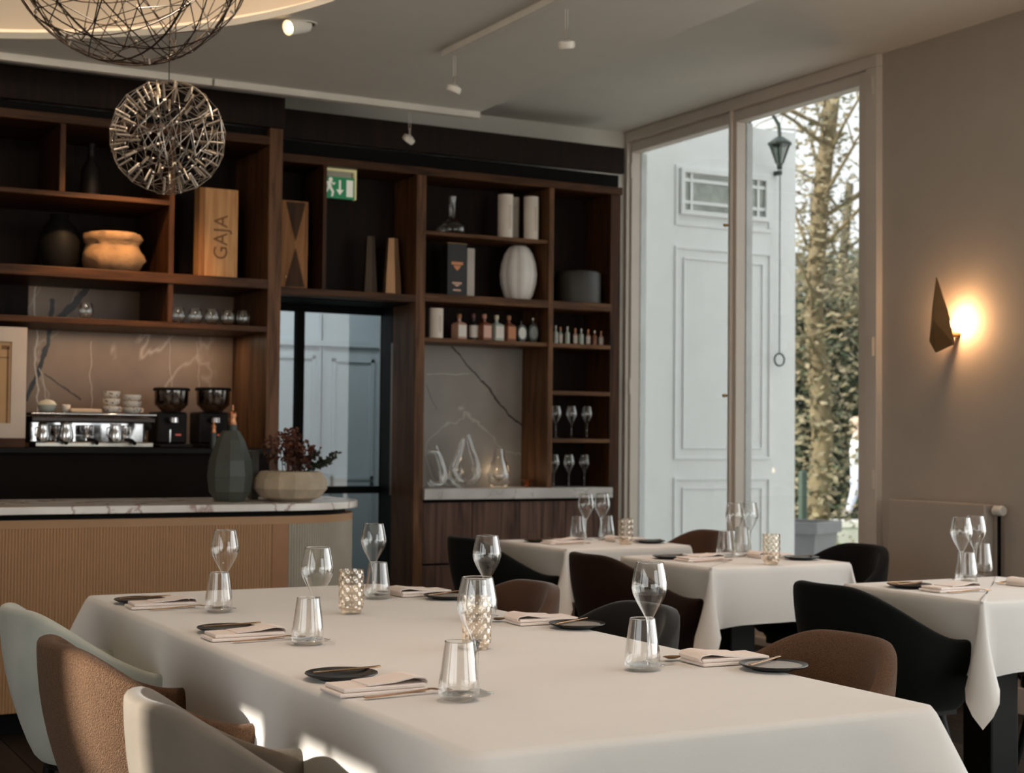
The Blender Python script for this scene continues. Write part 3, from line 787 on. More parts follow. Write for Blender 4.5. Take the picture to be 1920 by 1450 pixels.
def knife():
    t = thing('butter_knife', '', 'knife')
    MB().prism([(-.085, -.004), (-.01, -.005), (.0, -.006), (.07, -.009), (.088, -.004), (.088, .003), (.0, .004), (-.01, .005), (-.085, .004)], .003).build('blade', CUTLERY, t, bevel=.001)
    return t
def fork():
    t = thing('fork', '', 'fork')
    s = MB()
    path = [(-.10, 0, .003), (-.05, 0, .004), (.0, 0, .006), (.05, 0, .009), (.068, 0, .007)]
    ws = [.007, .0065, .0045, .005, .012]
    V = []; F = []
    for (x, y, z), w in zip(path, ws): V += [(x, -w, z), (x, w, z), (x, w, z+.0022), (x, -w, z+.0022)]
    for i in range(4):
        for j in range(4): F.append((i*4+j, i*4+(j+1) % 4, i*4+4+(j+1) % 4, i*4+4+j))
    F += [(3, 2, 1, 0), (16, 17, 18, 19)]
    s.add(V, F).build('handle', CUTLERY, t, smooth=40)
    s = MB()
    for y in (-.0092, -.0031, .0031, .0092): s.tube([(.066, y, .008), (.08, y, .005), (.098, y*.92, .006)], .0014, 5)
    s.build('tines', CUTLERY, t, smooth=60)
    return t
def spoon():
    t = thing('spoon', '', 'spoon')
    V = []; F = []
    path = [(-.09, 0, .003), (-.04, 0, .004), (.02, 0, .0065), (.05, 0, .008)]; ws = [.005, .0042, .003, .0035]
    for (x, y, z), w in zip(path, ws): V += [(x, -w, z), (x, w, z), (x, w, z+.0022), (x, -w, z+.0022)]
    for i in range(3):
        for j in range(4): F.append((i*4+j, i*4+(j+1) % 4, i*4+4+(j+1) % 4, i*4+4+j))
    F += [(3, 2, 1, 0), (12, 13, 14, 15)]
    MB().add(V, F).build('handle', CUTLERY, t, smooth=40)
    def f(a, b):
        th = 2*pi*a; r = b; return (.074+.026*r*cos(th)*1.0, .017*r*sin(th), .004+.006*r*r)
    MB().grid(f, 24, 6, True).build('bowl', CUTLERY, t, smooth=180)
    return t
def napkin():
    t = thing('napkin', '', 'napkin')
    # folded rectangle: two stacked layers and a rolled flap
    s = MB(); s.box(-.098, .098, -.054, .054, .001, .009); s.build('lower_fold', NAPKIN, t, bevel=.003)
    s = MB(); s.box(-.088, .098, -.050, .052, .0095, .018); s.build('upper_fold', NAPKIN, t, bevel=.003)
    V = []; n = 12
    for i in range(n+1):
        a = -.06+pi*1.15*i/n
        V.append((.052+.036*sin(a), .019+.014*cos(a+pi)))
    s = MB(); path = [(-.03, .0190), (.03, .0225), (.072, .029), (.098, .026), (.105, .0175), (.098, .0105)]
    Vv = []; Ff = []
    for (x, z) in path:
        Vv += [(x, -.045, z), (x, .047, z-.002), (x, .047, z+.0008), (x, -.045, z+.003)]
    for i in range(len(path)-1):
        for j in range(4): Ff.append((i*4+j, i*4+(j+1) % 4, i*4+4+(j+1) % 4, i*4+4+j))
    Ff += [(3, 2, 1, 0), tuple((len(path)-1)*4+k for k in range(4))]
    s.add(Vv, Ff).build('folded_flap', NAPKIN, t, smooth=60)
    return t
PW, PT, PC, PP, PPG, PK, PF, PS, PN = [Proto(f()) for f in (wine_glass, tumbler, candle, plate, plate_grey, knife, fork, spoon, napkin)]
ZS = ZT+.001
def xy(px, py): p = atz(px, py, ZS); return (p.x, p.y, ZS)
def pair(wg, tb, gap=.084):                 # stand the two glasses clear of each other, the wine glass behind
    a, b = Vector(xy(*wg)), Vector(xy(*tb)); d = a-b; d.z = 0
    if d.length < gap:
        v = Vector((b.x, b.y, 0)).normalized(); t_ = 0
        if d.dot(v) < 0: d = d-2*d.dot(v)*v*0
        while ((a+v*t_)-b).length < gap: t_ += .002
        a += v*t_*.6; b -= v*t_*.4
        while (a-b).length < gap: a += v*.002
    return tuple(a), tuple(b)
# --- long table
seats = [('near left', 'L', (893, 1303), (860, 1312), (700, 1297), (640, 1273)),
         ('middle left', 'L', (593, 1201), (577, 1209), (455, 1197), (425, 1185)),
         ('far left', 'L', (420, 1143), (410, 1148), (300, 1139), (262, 1131)),
         ('near right', 'R', (1217, 1252), (1204, 1254), (1362, 1242), (1461, 1270)),
         ('middle right', 'R', (912, 1158), (893, 1162), (1018, 1168), (1095, 1184)),
         ('far right', 'R', (699, 1121), (708, 1121), (790, 1116), (842, 1128))]
for (nm, side, wg, tb, nk, pl) in seats:
    of = nm+' seat of the long table'
    pa_, pb2 = pair(wg, tb)
    PW.put(pa_, random.uniform(0, 6), 'empty tulip wine glass at the '+of, 'wine glasses on the long table')
    PT.put(pb2, random.uniform(0, 6), 'clear tapered water tumbler at the '+of, 'water tumblers on the long table')
    rz = 0 if side == 'L' else pi
    n = xy(*nk); PN.put(n, rz+random.uniform(-.06, .06), 'folded blush white napkin at the '+of, 'napkins on the long table')
    p = xy(*pl)
    if side == 'L':
        pp = (max(p[0], n[0]-.05), max(p[1], n[1]+.137), ZS)
        PP.put(pp, 0, 'small black bread plate at the '+of, 'bread plates')
        PF.put((n[0]+.045, n[1]-.078, ZS), rz+.06, 'bronze fork lying beside the napkin at the '+of, 'forks on the long table')
        PK.put((pp[0]+.02, pp[1]+.02, ZS+.015), rz+.15, 'thin bronze knife on the plate at the '+of, 'butter knives')
    else:
        pp = (n[0]+.03, n[1]-.14, ZS)
        PPG.put(pp, 0, 'dark rimmed grey bread plate at the '+of, 'grey bread plates')
        PK.put((pp[0]-.0, pp[1]+.03, ZS+.015), rz+.5, 'bronze knife resting on the plate at the '+of, 'butter knives')
        PS.put((n[0]-.03, n[1]+.075, ZS), rz, 'bronze spoon showing behind the napkin at the '+of, 'spoons')
PC.put(xy(658, 1151), 0, 'amber pressed glass candle holder at the far end of the long table', 'candle holders')
PC.put(xy(893, 1217), .5, 'amber pressed glass candle holder in the middle of the long table', 'candle holders')
# --- square tables
lay = {'A': ([(1098, 1013), (1128, 1011)], [(1083, 1010), (1137, 1009)], (1173, 1021)),
       'B': ([(1377, 1042), (1405, 1040)], [(1360, 1045), (1392, 1035)], (1446, 1059)),
       'C': ([(1803, 1088), (1829, 1082)], [(1812, 1096), (1842, 1074)], None)}
for key, (wgs, tbs, cd) in lay.items():
    x0, x1, y0, y1, lab = small[key]; yc = (y0+y1)/2
    prs = [pair(a_, b_) for a_, b_ in zip(wgs, tbs)]
    for i, w in enumerate(wgs): PW.put(prs[i][0], random.uniform(0, 6), ('left' if i == 0 else 'right')+' wine glass of the pair on '+lab, 'wine glasses on the square tables')
    for i, w in enumerate(tbs): PT.put(prs[i][1], random.uniform(0, 6), ('left' if i == 0 else 'right')+' water tumbler of the pair on '+lab, 'tumblers on the square tables')
    if cd: PC.put(xy(*cd), 1, 'amber glass candle holder on '+lab, 'candle holders')
    for sd, nm in ((-1, 'left'), (1, 'right')):
        nx = x0+.17 if sd < 0 else x1-.17; ny = yc-.03 if sd < 0 else yc
        rz = 0 if sd < 0 else pi
        PN.put((nx, ny, ZS), rz, 'folded napkin on the %s side of %s' % (nm, lab), 'napkins on the square tables')
        py = ny+.15 if sd < 0 else ny-.15
        PP.put((nx-.05*sd*-1, py, ZS), 0, 'black bread plate on the %s side of %s' % (nm, lab), 'bread plates on the square tables')
        PK.put((nx-.05*sd*-1, py, ZS+.015), rz+.3, 'butter knife on the %s bread plate of %s' % (nm, lab), 'butter knives')
        PF.put((nx+.02*-sd, ny-.075*-sd, ZS), rz, 'bronze fork by the %s napkin of %s' % (nm, lab), 'forks on the square tables')

# ================================================================== LAMPS AND CEILING FITTINGS
# pendant spheres
def sphere_pts(n, R):
    g = pi*(3-sqrt(5)); out = []
    for i in range(n):
        z = 1-2*(i+.5)/n; r = sqrt(1-z*z); out.append(Vector((r*cos(g*i), r*sin(g*i), z))*R)
    return out
def pendant(name, label, c, R, nv, wire_r, mat, seed, struts, hoops=14):
    t = thing(name, label, 'pendant lamp', c); rnd = random.Random(seed)
    ho = MB()
    for k in range(hoops):                     # hoops: full circles at random tilts
        ax = Vector((rnd.gauss(0, 1), rnd.gauss(0, 1), rnd.gauss(0, .6))).normalized(); a = ax.orthogonal().normalized(); b = ax.cross(a)
        off = rnd.uniform(-.45, .45)*R; rr = sqrt(R*R-off*off)
        ho.tube([ax*off+a*(rr*cos(2*pi*i/48))+b*(rr*sin(2*pi*i/48)) for i in range(48)], wire_r*1.25, 5, closed=True)
    ho.build('hoop_frame', mat, t, smooth=60, kind='stuff')
    P = sphere_pts(nv, R); m = MB()
    done = set()
    for i, p in enumerate(P):
        ds = sorted(range(len(P)), key=lambda j: (P[j]-p).length)[1:6]
        for j in ds[:struts]:
            if (j, i) in done: continue
            done.add((i, j)); m.tube([p, P[j]], wire_r, 4, cap=False)
    m.build('wire_lattice', mat, t, smooth=60, kind='stuff')
    return t, P
cb = atd(245, -114, 5.72); RBg = 232/F_PX*5.72
tb_, Pb = pendant('wire_sphere_pendant', 'large wire lattice sphere pendant cut off by the top edge', cb, RBg, 120, .0022, WIRE, 3, 5)
m = MB()
for p in Pb:
    m.tube([p*.955, p*1.0], .005, 6)
m.build('led_holder', WIRE_S, tb_, smooth=60, kind='stuff')
MB().tube([(0, 0, RBg), (0, 0, ZD-cb.z)], .003, 6).build('cable', BLACK, tb_)
csm = atd(315, 258, 6.25); RS = 107/F_PX*6.25
ts_, Ps = pendant('led_sphere_pendant', 'small sparkling steel sphere pendant hanging over the bar', csm, RS, 110, .0013, WIRE_S, 5, 5, 5)
m = MB(); e = MB()
for p in Ps:
    m.tube([p*.74, p*1.0], .0056, 7); e.tube([p*.735, p*.74], .004, 6)
m.build('led_holder', WIRE_S, ts_, smooth=60, kind='stuff'); e.build('led', glow('led_white', 'ffe9cf', 1.0), ts_, kind='stuff')
inner = MB()
Pi = sphere_pts(26, RS*.55)
for i, p in enumerate(Pi):
    for j in sorted(range(26), key=lambda j: (Pi[j]-p).length)[1:5]: inner.tube([p, Pi[j]], .0016, 4, cap=False)
inner.build('inner_lattice', STEEL, ts_, kind='stuff')
MB().tube([(0, 0, RS), (0, 0, ZD-csm.z)], .0022, 6).build('cable', BLACK, ts_)
# recessed adjustable spotlight
ps = atz(572, 44, ZP)
sp = thing('ceiling_spotlight', 'white tilted spotlight recessed in the lowered ceiling', 'spotlight', ps)
MB().lathe([(.055, -.004), (.055, 0), (.043, 0), (.043, -.004)], 24).build('trim_ring', WHITEM, sp, smooth=40)
aim = Vector((aty(240, 470, YL).x, YL, aty(240, 470, YL).z)); dirv = (-.62*_r-.30*_u-.72*_fw).normalized()
qd = dirv.to_track_quat('Z', 'Y').to_euler()
o = MB().lathe([(.0, -.01), (.034, -.01), (.036, .0), (.036, .105), (.033, .105), (.031, .08), (.0, .08)], 24).build('head', WHITEM, sp, smooth=40); o.rotation_euler = qd; o.location = (0, 0, -.005)
o = MB().lathe([(.0, .082), (.024, .082), (.024, .086), (0, .088)], 20).build('bulb', glow('warm_bulb', 'ffd9a8', 9), sp, smooth=40); o.rotation_euler = qd; o.location = (0, 0, -.005)
lamp('spot_beam', 'SPOT', ps+dirv*.125, 40, WARM, to=ps+dirv, spot_size=radians(40), spot_blend=.7, shadow_soft_size=.02)
pk_ = Vector((2.02, 7.28, ZP)); d = thing('unseen_downlight', 'added downlight hidden behind the large wire sphere, aimed at the shelves', 'spotlight', pk_)  # added lamp, tucked behind the pendant to warm the shelf edges
MB().lathe([(.04, -.004), (.04, 0), (.032, 0), (.032, -.004)], 24).build('trim_ring', WHITEM, d)
MB().lathe([(.0, -.003), (.031, -.003), (.031, 0), (0, 0)], 20).build('lens', glow('added_shelf_lens', 'ffd9a8', 2), d)
lamp('added_shelf_beam', 'SPOT', pk_+Vector((0, 0, -.02)), 170, (1, .58, .28), to=aty(225, 480, YL), spot_size=radians(58), spot_blend=1.0, shadow_soft_size=.03)
lamp('pendant_glow', 'POINT', cb, 26, (1, .82, .62), shadow_soft_size=.1)
ua = lamp('shelf_strip_light', 'AREA', ((xmb+xP0)/2, YB-.22, zl_c-q2(11)-.012), 2.2, (1, .78, .56), shape='RECTANGLE', size=1.0, size_y=.02)
# track with pendant heads
ta, tb2 = atz(835, 95, ZP), atz(1040, -3, ZP)
tr = thing('ceiling_track', 'slim white ceiling track running towards the shelving', 'lighting track', (ta.x, ta.y, ZP))
rel(bx('rail', WHITEM, ta.x-.018, ta.x+.018, tb2.y-.6, ta.y, ZP-.03, ZP, tr), tr)
def track_head(px, py, Y, top, lab, tilt):
    p = aty(px, py, Y); t = thing('pendant_spot', lab, 'spotlight', p, 0, 'spots hanging from the ceiling')
    for d in (-.006, .006): MB().tube([(d, 0, .05), (d, 0, top-p.z)], .0012, 5).build('cable', WHITEM, t)
    MB().tube([(0, 0, .055), (0, 0, .012)], .006, 8).build('socket', STEEL, t, smooth=50)
    o = MB().lathe([(0, .014), (.012, .014), (.034, .004), (.036, -.012), (.032, -.024), (.0, -.02)], 24).build('lamp_head', WHITEM, t, smooth=40)
    o.rotation_euler = tilt; return t
track_head(852, 164, ta.y-.04, ZP-.03, 'white spot hanging at the end of the ceiling track', (.25, .25, 0))
track_head(1062, 80, tb2.y+.02, ZP-.03, 'white spot hanging nearest the camera from the ceiling track', (.2, -.2, 0))
track_head(768, 259, YP-.03, ZP-.035, 'white spot hanging in front of the dark shelving fascia', (.5, .5, 0))
# unseen downlights above the frame: near one follows the warm pool, others add brightness
for (x, y, e, nm) in ((1.65, 2.75, 70, 'the near end of the long table'), (1.6, 4.3, 26, 'the far end of the long table'), (4.2, 4.05, 50, 'the table at the right edge'), (4.1, 5.5, 60, 'the middle square table'), (4.2, 6.65, 65, 'the table nearest the shelving')):
    zc = ZP if x < XP else ZC
    d = thing('unseen_downlight', 'unseen round ceiling downlight above '+nm, 'spotlight', (x, y, zc), 0, 'unseen downlights above the tables')
    MB().lathe([(.05, -.004), (.05, 0), (.04, 0), (.04, -.004)], 24).build('trim_ring', WHITEM, d)
    MB().lathe([(.0, -.003), (.039, -.003), (.039, 0), (0, 0)], 20).build('lens', glow('lens', 'ffe2bd', 4), d)
    lamp('downlight_beam', 'SPOT', (x, y, zc-.02), e, (1, .74, .57), to=(x, y, 0), spot_size=radians(85), spot_blend=.9, shadow_soft_size=.05)
# wall sconce
pa = atx(1765, 592, W)
sc = thing('wall_sconce', 'angular bronze wall light glowing on the taupe wall', 'wall lamp', (W, pa.y, pa.z))
def sw(px, py, off=0): p = atx(px, py, W-.11); return (p.y-pa.y, p.z-pa.z)
poly = [sw(1755, 520), sw(1776, 583), sw(1789, 645), sw(1754, 661), sw(1742, 640), sw(1748, 578)]
V = []
cxm = sum(a for a, b in poly)/6; 
for d in (-.11, -.105):
    for (a, b) in poly: V.append((d, a, b))
V += [(-.135, *sw(1757, 600)), (-.128, *sw(1757, 600))]
n = 6; F = []
for i in range(n):
    j = (i+1) % n
    F += [(i, j, 12), (n+i, 13, n+j), (i, n+i, n+j, j)]
MB().add(V, F).build('leaf_shade', BRONZE, sc)
ym = sw(1768, 608)
MB().tube([(0, ym[0], ym[1]-.05), (-.108, ym[0], ym[1]-.05)], .012, 10).build('arm', BRONZE, sc, smooth=50)
bulb_p = (-.075, ym[0]-.012, ym[1]+.0)
MB().lathe([(.0, -.02), (.012, -.015), (.012, .012), (0, .018)], 12, bulb_p).build('bulb', glow('sconce_bulb', 'ffbe78', 12), sc, smooth=60)
lamp('sconce_light', 'POINT', Vector((W, pa.y, pa.z))+Vector(bulb_p)+Vector((.008, -.014, .01)), 9, (1, .58, .28), shadow_soft_size=.015)

# ================================================================== RADIATOR
ra, rb_ = atx(1664, 938, W-.12), atx(1846, 943, W-.12); zrt = (ra.z+rb_.z)/2
rad = thing('radiator', 'flat taupe panel radiator under the wall light', 'radiator', (W-.1, (ra.y+rb_.y)/2, 0))
RADP = plain('radiator_paint', 'ab9e91', .45, var=.02)
rel(bx('front_panel', RADP, W-.12, W-.1, rb_.y, ra.y, .14, zrt, rad, .008), rad)
rel(bx('body', RADP, W-.1, W-.03, rb_.y+.005, ra.y-.005, .15, zrt-.005, rad, .004), rad)
rel(bx('bracket', RADP, W-.03, W-.004, rb_.y+.08, rb_.y+.12, .3, zrt-.1, rad), rad); rel(bx('bracket', RADP, W-.03, W-.004, ra.y-.12, ra.y-.08, .3, zrt-.1, rad), rad)
vz = zrt-.03
o = MB().lathe([(.018, 0), (.024, .006), (.026, .05), (.022, .06), (0, .062)], 20).build('valve_knob', WHITEM, rad, smooth=40); o.rotation_euler = (radians(90), 0, 0); o.location = Vector((W-.07, rb_.y-.012, vz))-rad.location
o = MB().tube([(0, 0, 0), (0, -.02, 0), (0, -.03, -.02), (0, -.03, -vz+.01)], .009, 8).build('pipe', BLACK, rad, smooth=50); o.location = Vector((W-.06, rb_.y-.005, vz))-rad.location

# ================================================================== THINGS ON THE SHELVES
def mpp(p): return (p-_C).dot(_fw)/F_PX
def spot(px, Y, z):                        # point of pixel column px on plane Y, set down at height z
    p = aty(px, 600, Y); return Vector((p.x, Y, z+.001))
def lathe_thing(name, label, cat, loc, prof, mat, n=32, group=None, dr=None, smooth=50, parts=(), rz=0):
    t = thing(name, label, cat, loc, rz, group)
    MB().lathe(prof, n, dr=dr).build('body', mat, t, smooth=smooth)
    for (nm, pr, m) in parts: MB().lathe(pr, n).build(nm, m, t, smooth=smooth)
    return t
# wooden wine box with branded lettering
YA = YL+.12
def wine_box(px0, px1, ptop, Y, z, label, mat, name='wooden_wine_box'):
    a, b = aty(px0, 600, Y), aty(px1, 600, Y); h = aty((px0+px1)/2, ptop, Y).z-z
    t = thing(name, label, 'wooden box', ((a.x+b.x)/2, Y+.05, z+.001)); w = (b.x-a.x)
    bx('side_board', mat, -w/2, -w/2+.012, -.05, .05, 0, h, t); bx('side_board', mat, w/2-.012, w/2, -.05, .05, 0, h, t)
    bx('end_board', mat, -w/2+.012, w/2-.012, -.05, .05, 0, .012, t); bx('end_board', mat, -w/2+.012, w/2-.012, -.05, .05, h-.012, h, t)
    bx('sliding_lid', mat, -w/2+.012, w/2-.012, -.046, -.036, .012, h-.012, t); bx('back_board', mat, -w/2+.012, w/2-.012, .04, .048, .012, h-.012, t)
    return t, w, h
def lettering(txt, size, mat, parent, loc, rot, name='lettering', ext=.0008, sx=1):
    cu = bpy.data.curves.new('txt', 'FONT'); cu.body = txt; cu.size = size; cu.align_x = 'CENTER'; cu.align_y = 'CENTER'; cu.extrude = ext
    o = bpy.data.objects.new('txt', cu); C.objects.link(o)
    dg = bpy.context.evaluated_depsgraph_get(); me = bpy.data.meshes.new_from_object(o.evaluated_get(dg))
    bpy.data.objects.remove(o); me.materials.clear(); me.materials.append(mat)
    m = bpy.data.objects.new(name, me); C.objects.link(m); m.parent = parent; m.location = loc; m.rotation_euler = rot; m.scale = (sx, 1, 1)
    return m
gb, gw, gh = wine_box(371, 443, 354, YA, zl_b, 'tall pale pine wine box with burned lettering on the shelf', PINE)
INK = plain('burned_ink', '85572f', .7)
lettering('GAJA', gw*.52, INK, gb, (gw*.08, -.0475, gh*.46), (radians(90), radians(-90), 0), sx=.95)
bx('side_strip', wood('pine_side', '8a5a30', 'a87243', (14, 9, 1.2)), -gw/2-.001, -gw/2+.03, -.052, -.05, 0, gh, gb)
xb2, xw, xh = wine_box(526, 575, 377, YR+.06, z_ms, 'wooden wine box with dark hourglass triangles beside the divider', wood('box_wood', '8a5d3a', 'ab7a4e', (14, 9, 1.2), .55))
for tri in ([(-xw*.34, xh*.985), (xw*.40, xh*.985), (xw*.04, xh*.54)], [(-xw*.34, xh*.02), (xw*.40, xh*.02), (xw*.04, xh*.46)]):
    MB().prism(tri, .002, lambda x, y, z: (x, -.0485-z, y)).build('dark_inlay', PINE_D, xb2)
MB().lathe([(.006, 0), (.006, .008), (0, .01)], 10).build('brass_clasp', BRASS, xb2).location = (-xw*.34, -.052, xh*.12)
# rough stone pot on the lit shelf
p = spot(209, YL+.2, zl_b); k = mpp(p)
rough = lambda a, z: 1+.035*sin(3*a+z*30)+.03*sin(5*a-z*60+1)+.02*sin(11*a+z*90)
R1 = 58*k
lathe_thing('stone_pot', 'rough pale sandstone pot with a thick rolled lip under shelf light', 'pot', p,
            [(R1*.55, 0), (R1*.85, R1*.10), (R1, R1*.42), (R1*.96, R1*.62), (R1*.84, R1*.80), (R1*.80, R1*.90), (R1*.90, R1*1.0), (R1*.95, R1*1.12), (R1*.9, R1*1.27), (R1*.74, R1*1.30), (R1*.66, R1*1.1), (0, R1*.9)],
            plain('sandstone', '8f7151', .9, var=.3, scale=9, bump=1.0, bscale=30), 48, dr=rough, smooth=70)
# dark round vase in shadow
p = spot(108, YL+.3, zl_b); k = mpp(p)
lathe_thing('dark_vase', 'dark round vase standing in shadow left of the stone pot', 'vase', p, [(22*k, 0), (36*k, 20*k), (40*k, 50*k), (33*k, 82*k), (18*k, 98*k), (16*k, 104*k), (19*k, 108*k), (14*k, 108*k), (12*k, 98*k), (0, 95*k)], plain('dark_glaze', '12100d', .6, spec=.15), 32)
p = spot(165, YL+.34, zl_a); k = mpp(p)
lathe_thing('dark_bottle', 'tall dark bottle in the shadowy top compartment', 'bottle', p, [(17*k, 0), (18*k, 4*k), (18*k, 62*k), (8*k, 82*k), (6*k, 104*k), (8*k, 106*k), (8*k, 112*k), (0, 112*k)], plain('dark_bottle_glass', '1c1815', .5, spec=.2), 24)
# tumblers on the lower left shelf
def stemless():
    t = thing('stemless_glass', '', 'glass')
    MB().lathe_open([(0, .002), (.022, .002), (.034, .016), (.039, .038), (.036, .062), (.030, .088), (.0285, .088), (.0345, .062), (.037, .038), (.032, .018), (.02, .008), (0, .008)], 28).build('wall', GLASS, t, smooth=60)
    return t
PSG = Proto(stemless())
for i, px in enumerate((334, 366, 397, 427, 456)):
    PSG.put(spot(px, YL+.1, zl_c), i, ('first', 'second', 'third', 'fourth', 'fifth')[i]+' stemless glass from the divider on the back bar shelf', 'stemless glasses on the back bar shelf')
PSG.put(spot(161, YL+.1, zl_c), 0, 'single stemless glass standing alone before the marble', 'stemless glasses on the back bar shelf')
# exit sign
ye = YR+.07
e0, e1 = Vector((xr(610)+.003, ye, 0)), aty(668, 345, ye); ez1, ez0 = aty(640, 317, ye).z, aty(640, 373, ye).z
ex = thing('exit_sign', 'green and white emergency exit sign with down arrow', 'sign', ((e0.x+e1.x)/2, ye, ez0)); ew = e1.x-e0.x; eh = ez1-ez0
SG, SWh = plain('sign_green', '0f7a4a', .4, emit='0f7a4a', es=.25), plain('sign_white', 'e6e6d6', .4, emit='e6e6d6', es=.25)
SF = plain('sign_frame', 'd8cf9a', .4, emit='d8cf9a', es=.2)
fr = MB().box(-ew/2, ew/2, -.004, .03, eh*.92, eh).box(ew/2-.012, ew/2, -.004, .03, 0, eh*.92); fr.build('frame', SF, ex)
bx('housing', plain('sign_grey', 'a9a593', .5), -ew/2, ew/2-.03, -.001, .03, eh*.72, eh*.90, ex)
gpn = bx('green_panel', SG, -ew/2, ew/2-.012, 0, .01, 0, eh*.72, ex)
fl = lambda x, y, z: (x, -.001-z, y)
MB().prism([(ew*.20, eh*.08), (ew*.40, eh*.08), (ew*.40, eh*.64), (ew*.20, eh*.64)], .001, fl).build('door_symbol', SWh, gpn)
ac = -.0*ew
mb = MB().prism([(ac-.006, eh*.28), (ac+.006, eh*.28), (ac+.006, eh*.62), (ac-.006, eh*.62)], .001, fl); mb.prism([(ac-.024, eh*.30), (ac, eh*.12), (ac+.024, eh*.30)], .0012, fl); mb.build('arrow_symbol', SWh, gpn)
fx = -ew*.34
mb = MB()
mb.prism([(fx+.012+.013*cos(2*pi*i/12), eh*.62+.013*sin(2*pi*i/12)) for i in range(12)], .001, fl)
mb.prism([(fx-.012, eh*.55), (fx+.012, eh*.57), (fx+.02, eh*.36), (fx-.006, eh*.34)], .0011, fl)
mb.prism([(fx+.0, eh*.36), (fx+.02, eh*.36), (fx+.035, eh*.22), (fx+.028, eh*.06), (fx+.016, eh*.06), (fx+.02, eh*.2)], .0012, fl)
mb.prism([(fx-.006, eh*.36), (fx+.008, eh*.36), (fx-.01, eh*.18), (fx-.035, eh*.10), (fx-.04, eh*.15), (fx-.02, eh*.22)], .0013, fl)
mb.prism([(fx+.012, eh*.54), (fx+.03, eh*.44), (fx+.042, eh*.50), (fx+.038, eh*.54), (fx+.03, eh*.50), (fx+.016, eh*.58)], .0014, fl)
mb.build('running_figure', SWh, gpn)
# two tapered vases
for (px0, px1, pt, lab, nm) in ((679, 706, 444, 'dark tapered bronze vase, left of the two', 0), (717, 751, 448, 'tapered faceted bronze vase with pale side, right of the two', 1)):
    p = spot((px0+px1)/2, YR+.14, z_ms); k = mpp(p); w = (px1-px0)/2*k; h = aty((px0+px1)/2, pt, YR+.14).z-z_ms
    t = thing('tapered_vase', lab, 'vase', p, .45)
    MB().lathe([(w*1.02, 0), (w*1.05, .01), (w*.62, h), (w*.5, h), (w*.5, h-.03), (0, h-.04)], 6).build('body', [plain('dark_vase_bronze', '3d2f22', .4, .3), plain('vase_bronze', '9a7a5c', .35, .5)][nm], t)
# decanter with long neck, stopper beside it
p = spot(846, YR+.12, z_s1); k = mpp(p)
t = thing('ships_decanter', 'clear wide bottomed glass decanter on the top right shelf', 'decanter', p)
MB().lathe_open([(0, .004), (22*k, .004), (25*k, 6*k), (24*k, 16*k), (16*k, 26*k), (8*k, 31*k), (6*k, 36*k), (6*k, 60*k), (8*k, 72*k), (7.4*k, 72*k), (5.4*k, 60*k), (5.4*k, 36*k), (15*k, 25*k), (23*k, 15*k), (0, 8*k)], 32).build('flask', GLASS, t, smooth=60)
p = spot(822, YR+.06, z_s1); MB_ = MB(); MB_.lathe([(0, 0), (4*k, 1.5*k), (6*k, 6*k), (4*k, 10.5*k), (0, 12*k)], 16)
tag(MB_.build('glass_stopper', thin_glass('pale_glass', (.8, .75, .7), .6, .2), loc=p), 'small round glass stopper beside the clear decanter', 'stopper')
# white tubes
def tube_box(px0, px1, pt, Y, z, lab, marks=True):
    p = spot((px0+px1)/2, Y, z); k = mpp(p); w = (px1-px0)/2*k; h = aty((px0+px1)/2, pt, Y).z-z
    t = thing('bottle_tube', lab, 'gift tube', p, 0, 'white tubes on the shelves')
    MB().lathe([(w, 0), (w, h*.80), (w*.985, h*.803), (w, h*.806), (w, h), (0, h+.001)], 32).build('body', CARD_W, t, smooth=40)
    if marks:
        m = MB()
        for (zz, hh) in ((.5, .03), ): m.box(-w*.05, w*.35, -w-.001, -w*.9, h*.2, h*.76)
        m.build('printed_strip', plain('grey_print', 'cdc1b3', .6), t)
    return t
tube_box(931, 960, 366, YR+.08, z_s1, 'tall white bottle tube, left of the pair on the top shelf')
tube_box(956, 972, 371, YR+.20, z_s1, 'white bottle tube half hidden behind the left one', False)
tube_box(980, 1008, 370, YR+.08, z_s1, 'tall white bottle tube beside the upright on the top shelf')
tube_box(804, 831, 579, YR+.08, z_s3, 'white tube at the left end of the bottle row')
# black box with copper print, white box
def card_box(px0, px1, pt, Y, z, d, mat, name, lab):
    a, b = aty(px0, 600, Y), aty(px1, 600, Y); h = aty((px0+px1)/2, pt, Y).z-z
    t = thing(name, lab, 'box', ((a.x+b.x)/2, Y, z+.001)); w = b.x-a.x
    return (bx('carton', mat, -w/2, w/2, 0, d, 0, h, t, .002), w, h)
t, w, h = card_box(838, 874, 456, YR+.06, z_s2, .09, CARD_B, 'black_gift_box', 'black bottle carton with two copper emblems')
fb = lambda x, y, z: (x, -.0006-z, y)
m = MB(); m.prism([(-w*.30, h*.585), (w*.30, h*.585), (w*.30, h*.64), (-w*.30, h*.64)], .001, fb); m.prism([(-w*.20, h*.57), (w*.20, h*.57), (w*.10, h*.51), (0, h*.475), (-w*.10, h*.51)], .0012, fb); m.build('copper_emblem', COPPER, t)
m = MB(); m.prism([(-w*.24, h*.225), (w*.24, h*.225), (w*.24, h*.255), (-w*.24, h*.255)], .001, fb); m.prism([(-w*.18, h*.215), (w*.18, h*.215), (0, h*.17)], .0012, fb); m.prism([(-w*.2, h*.09), (w*.2, h*.09), (w*.2, h*.12), (-w*.2, h*.12)], .001, fb); m.build('lower_emblem', plain('rose_foil', 'c09a86', .35, .6), t)
bx('lid_line', BRONZE, -w/2-.001, w/2+.001, -.001, .091, h*.985, h, t)
card_box(875, 889, 466, YR+.07, z_s2, .14, plain('pale_grey_card', 'b4aca4', .6), 'white_book', 'slim pale box standing beside the black carton')
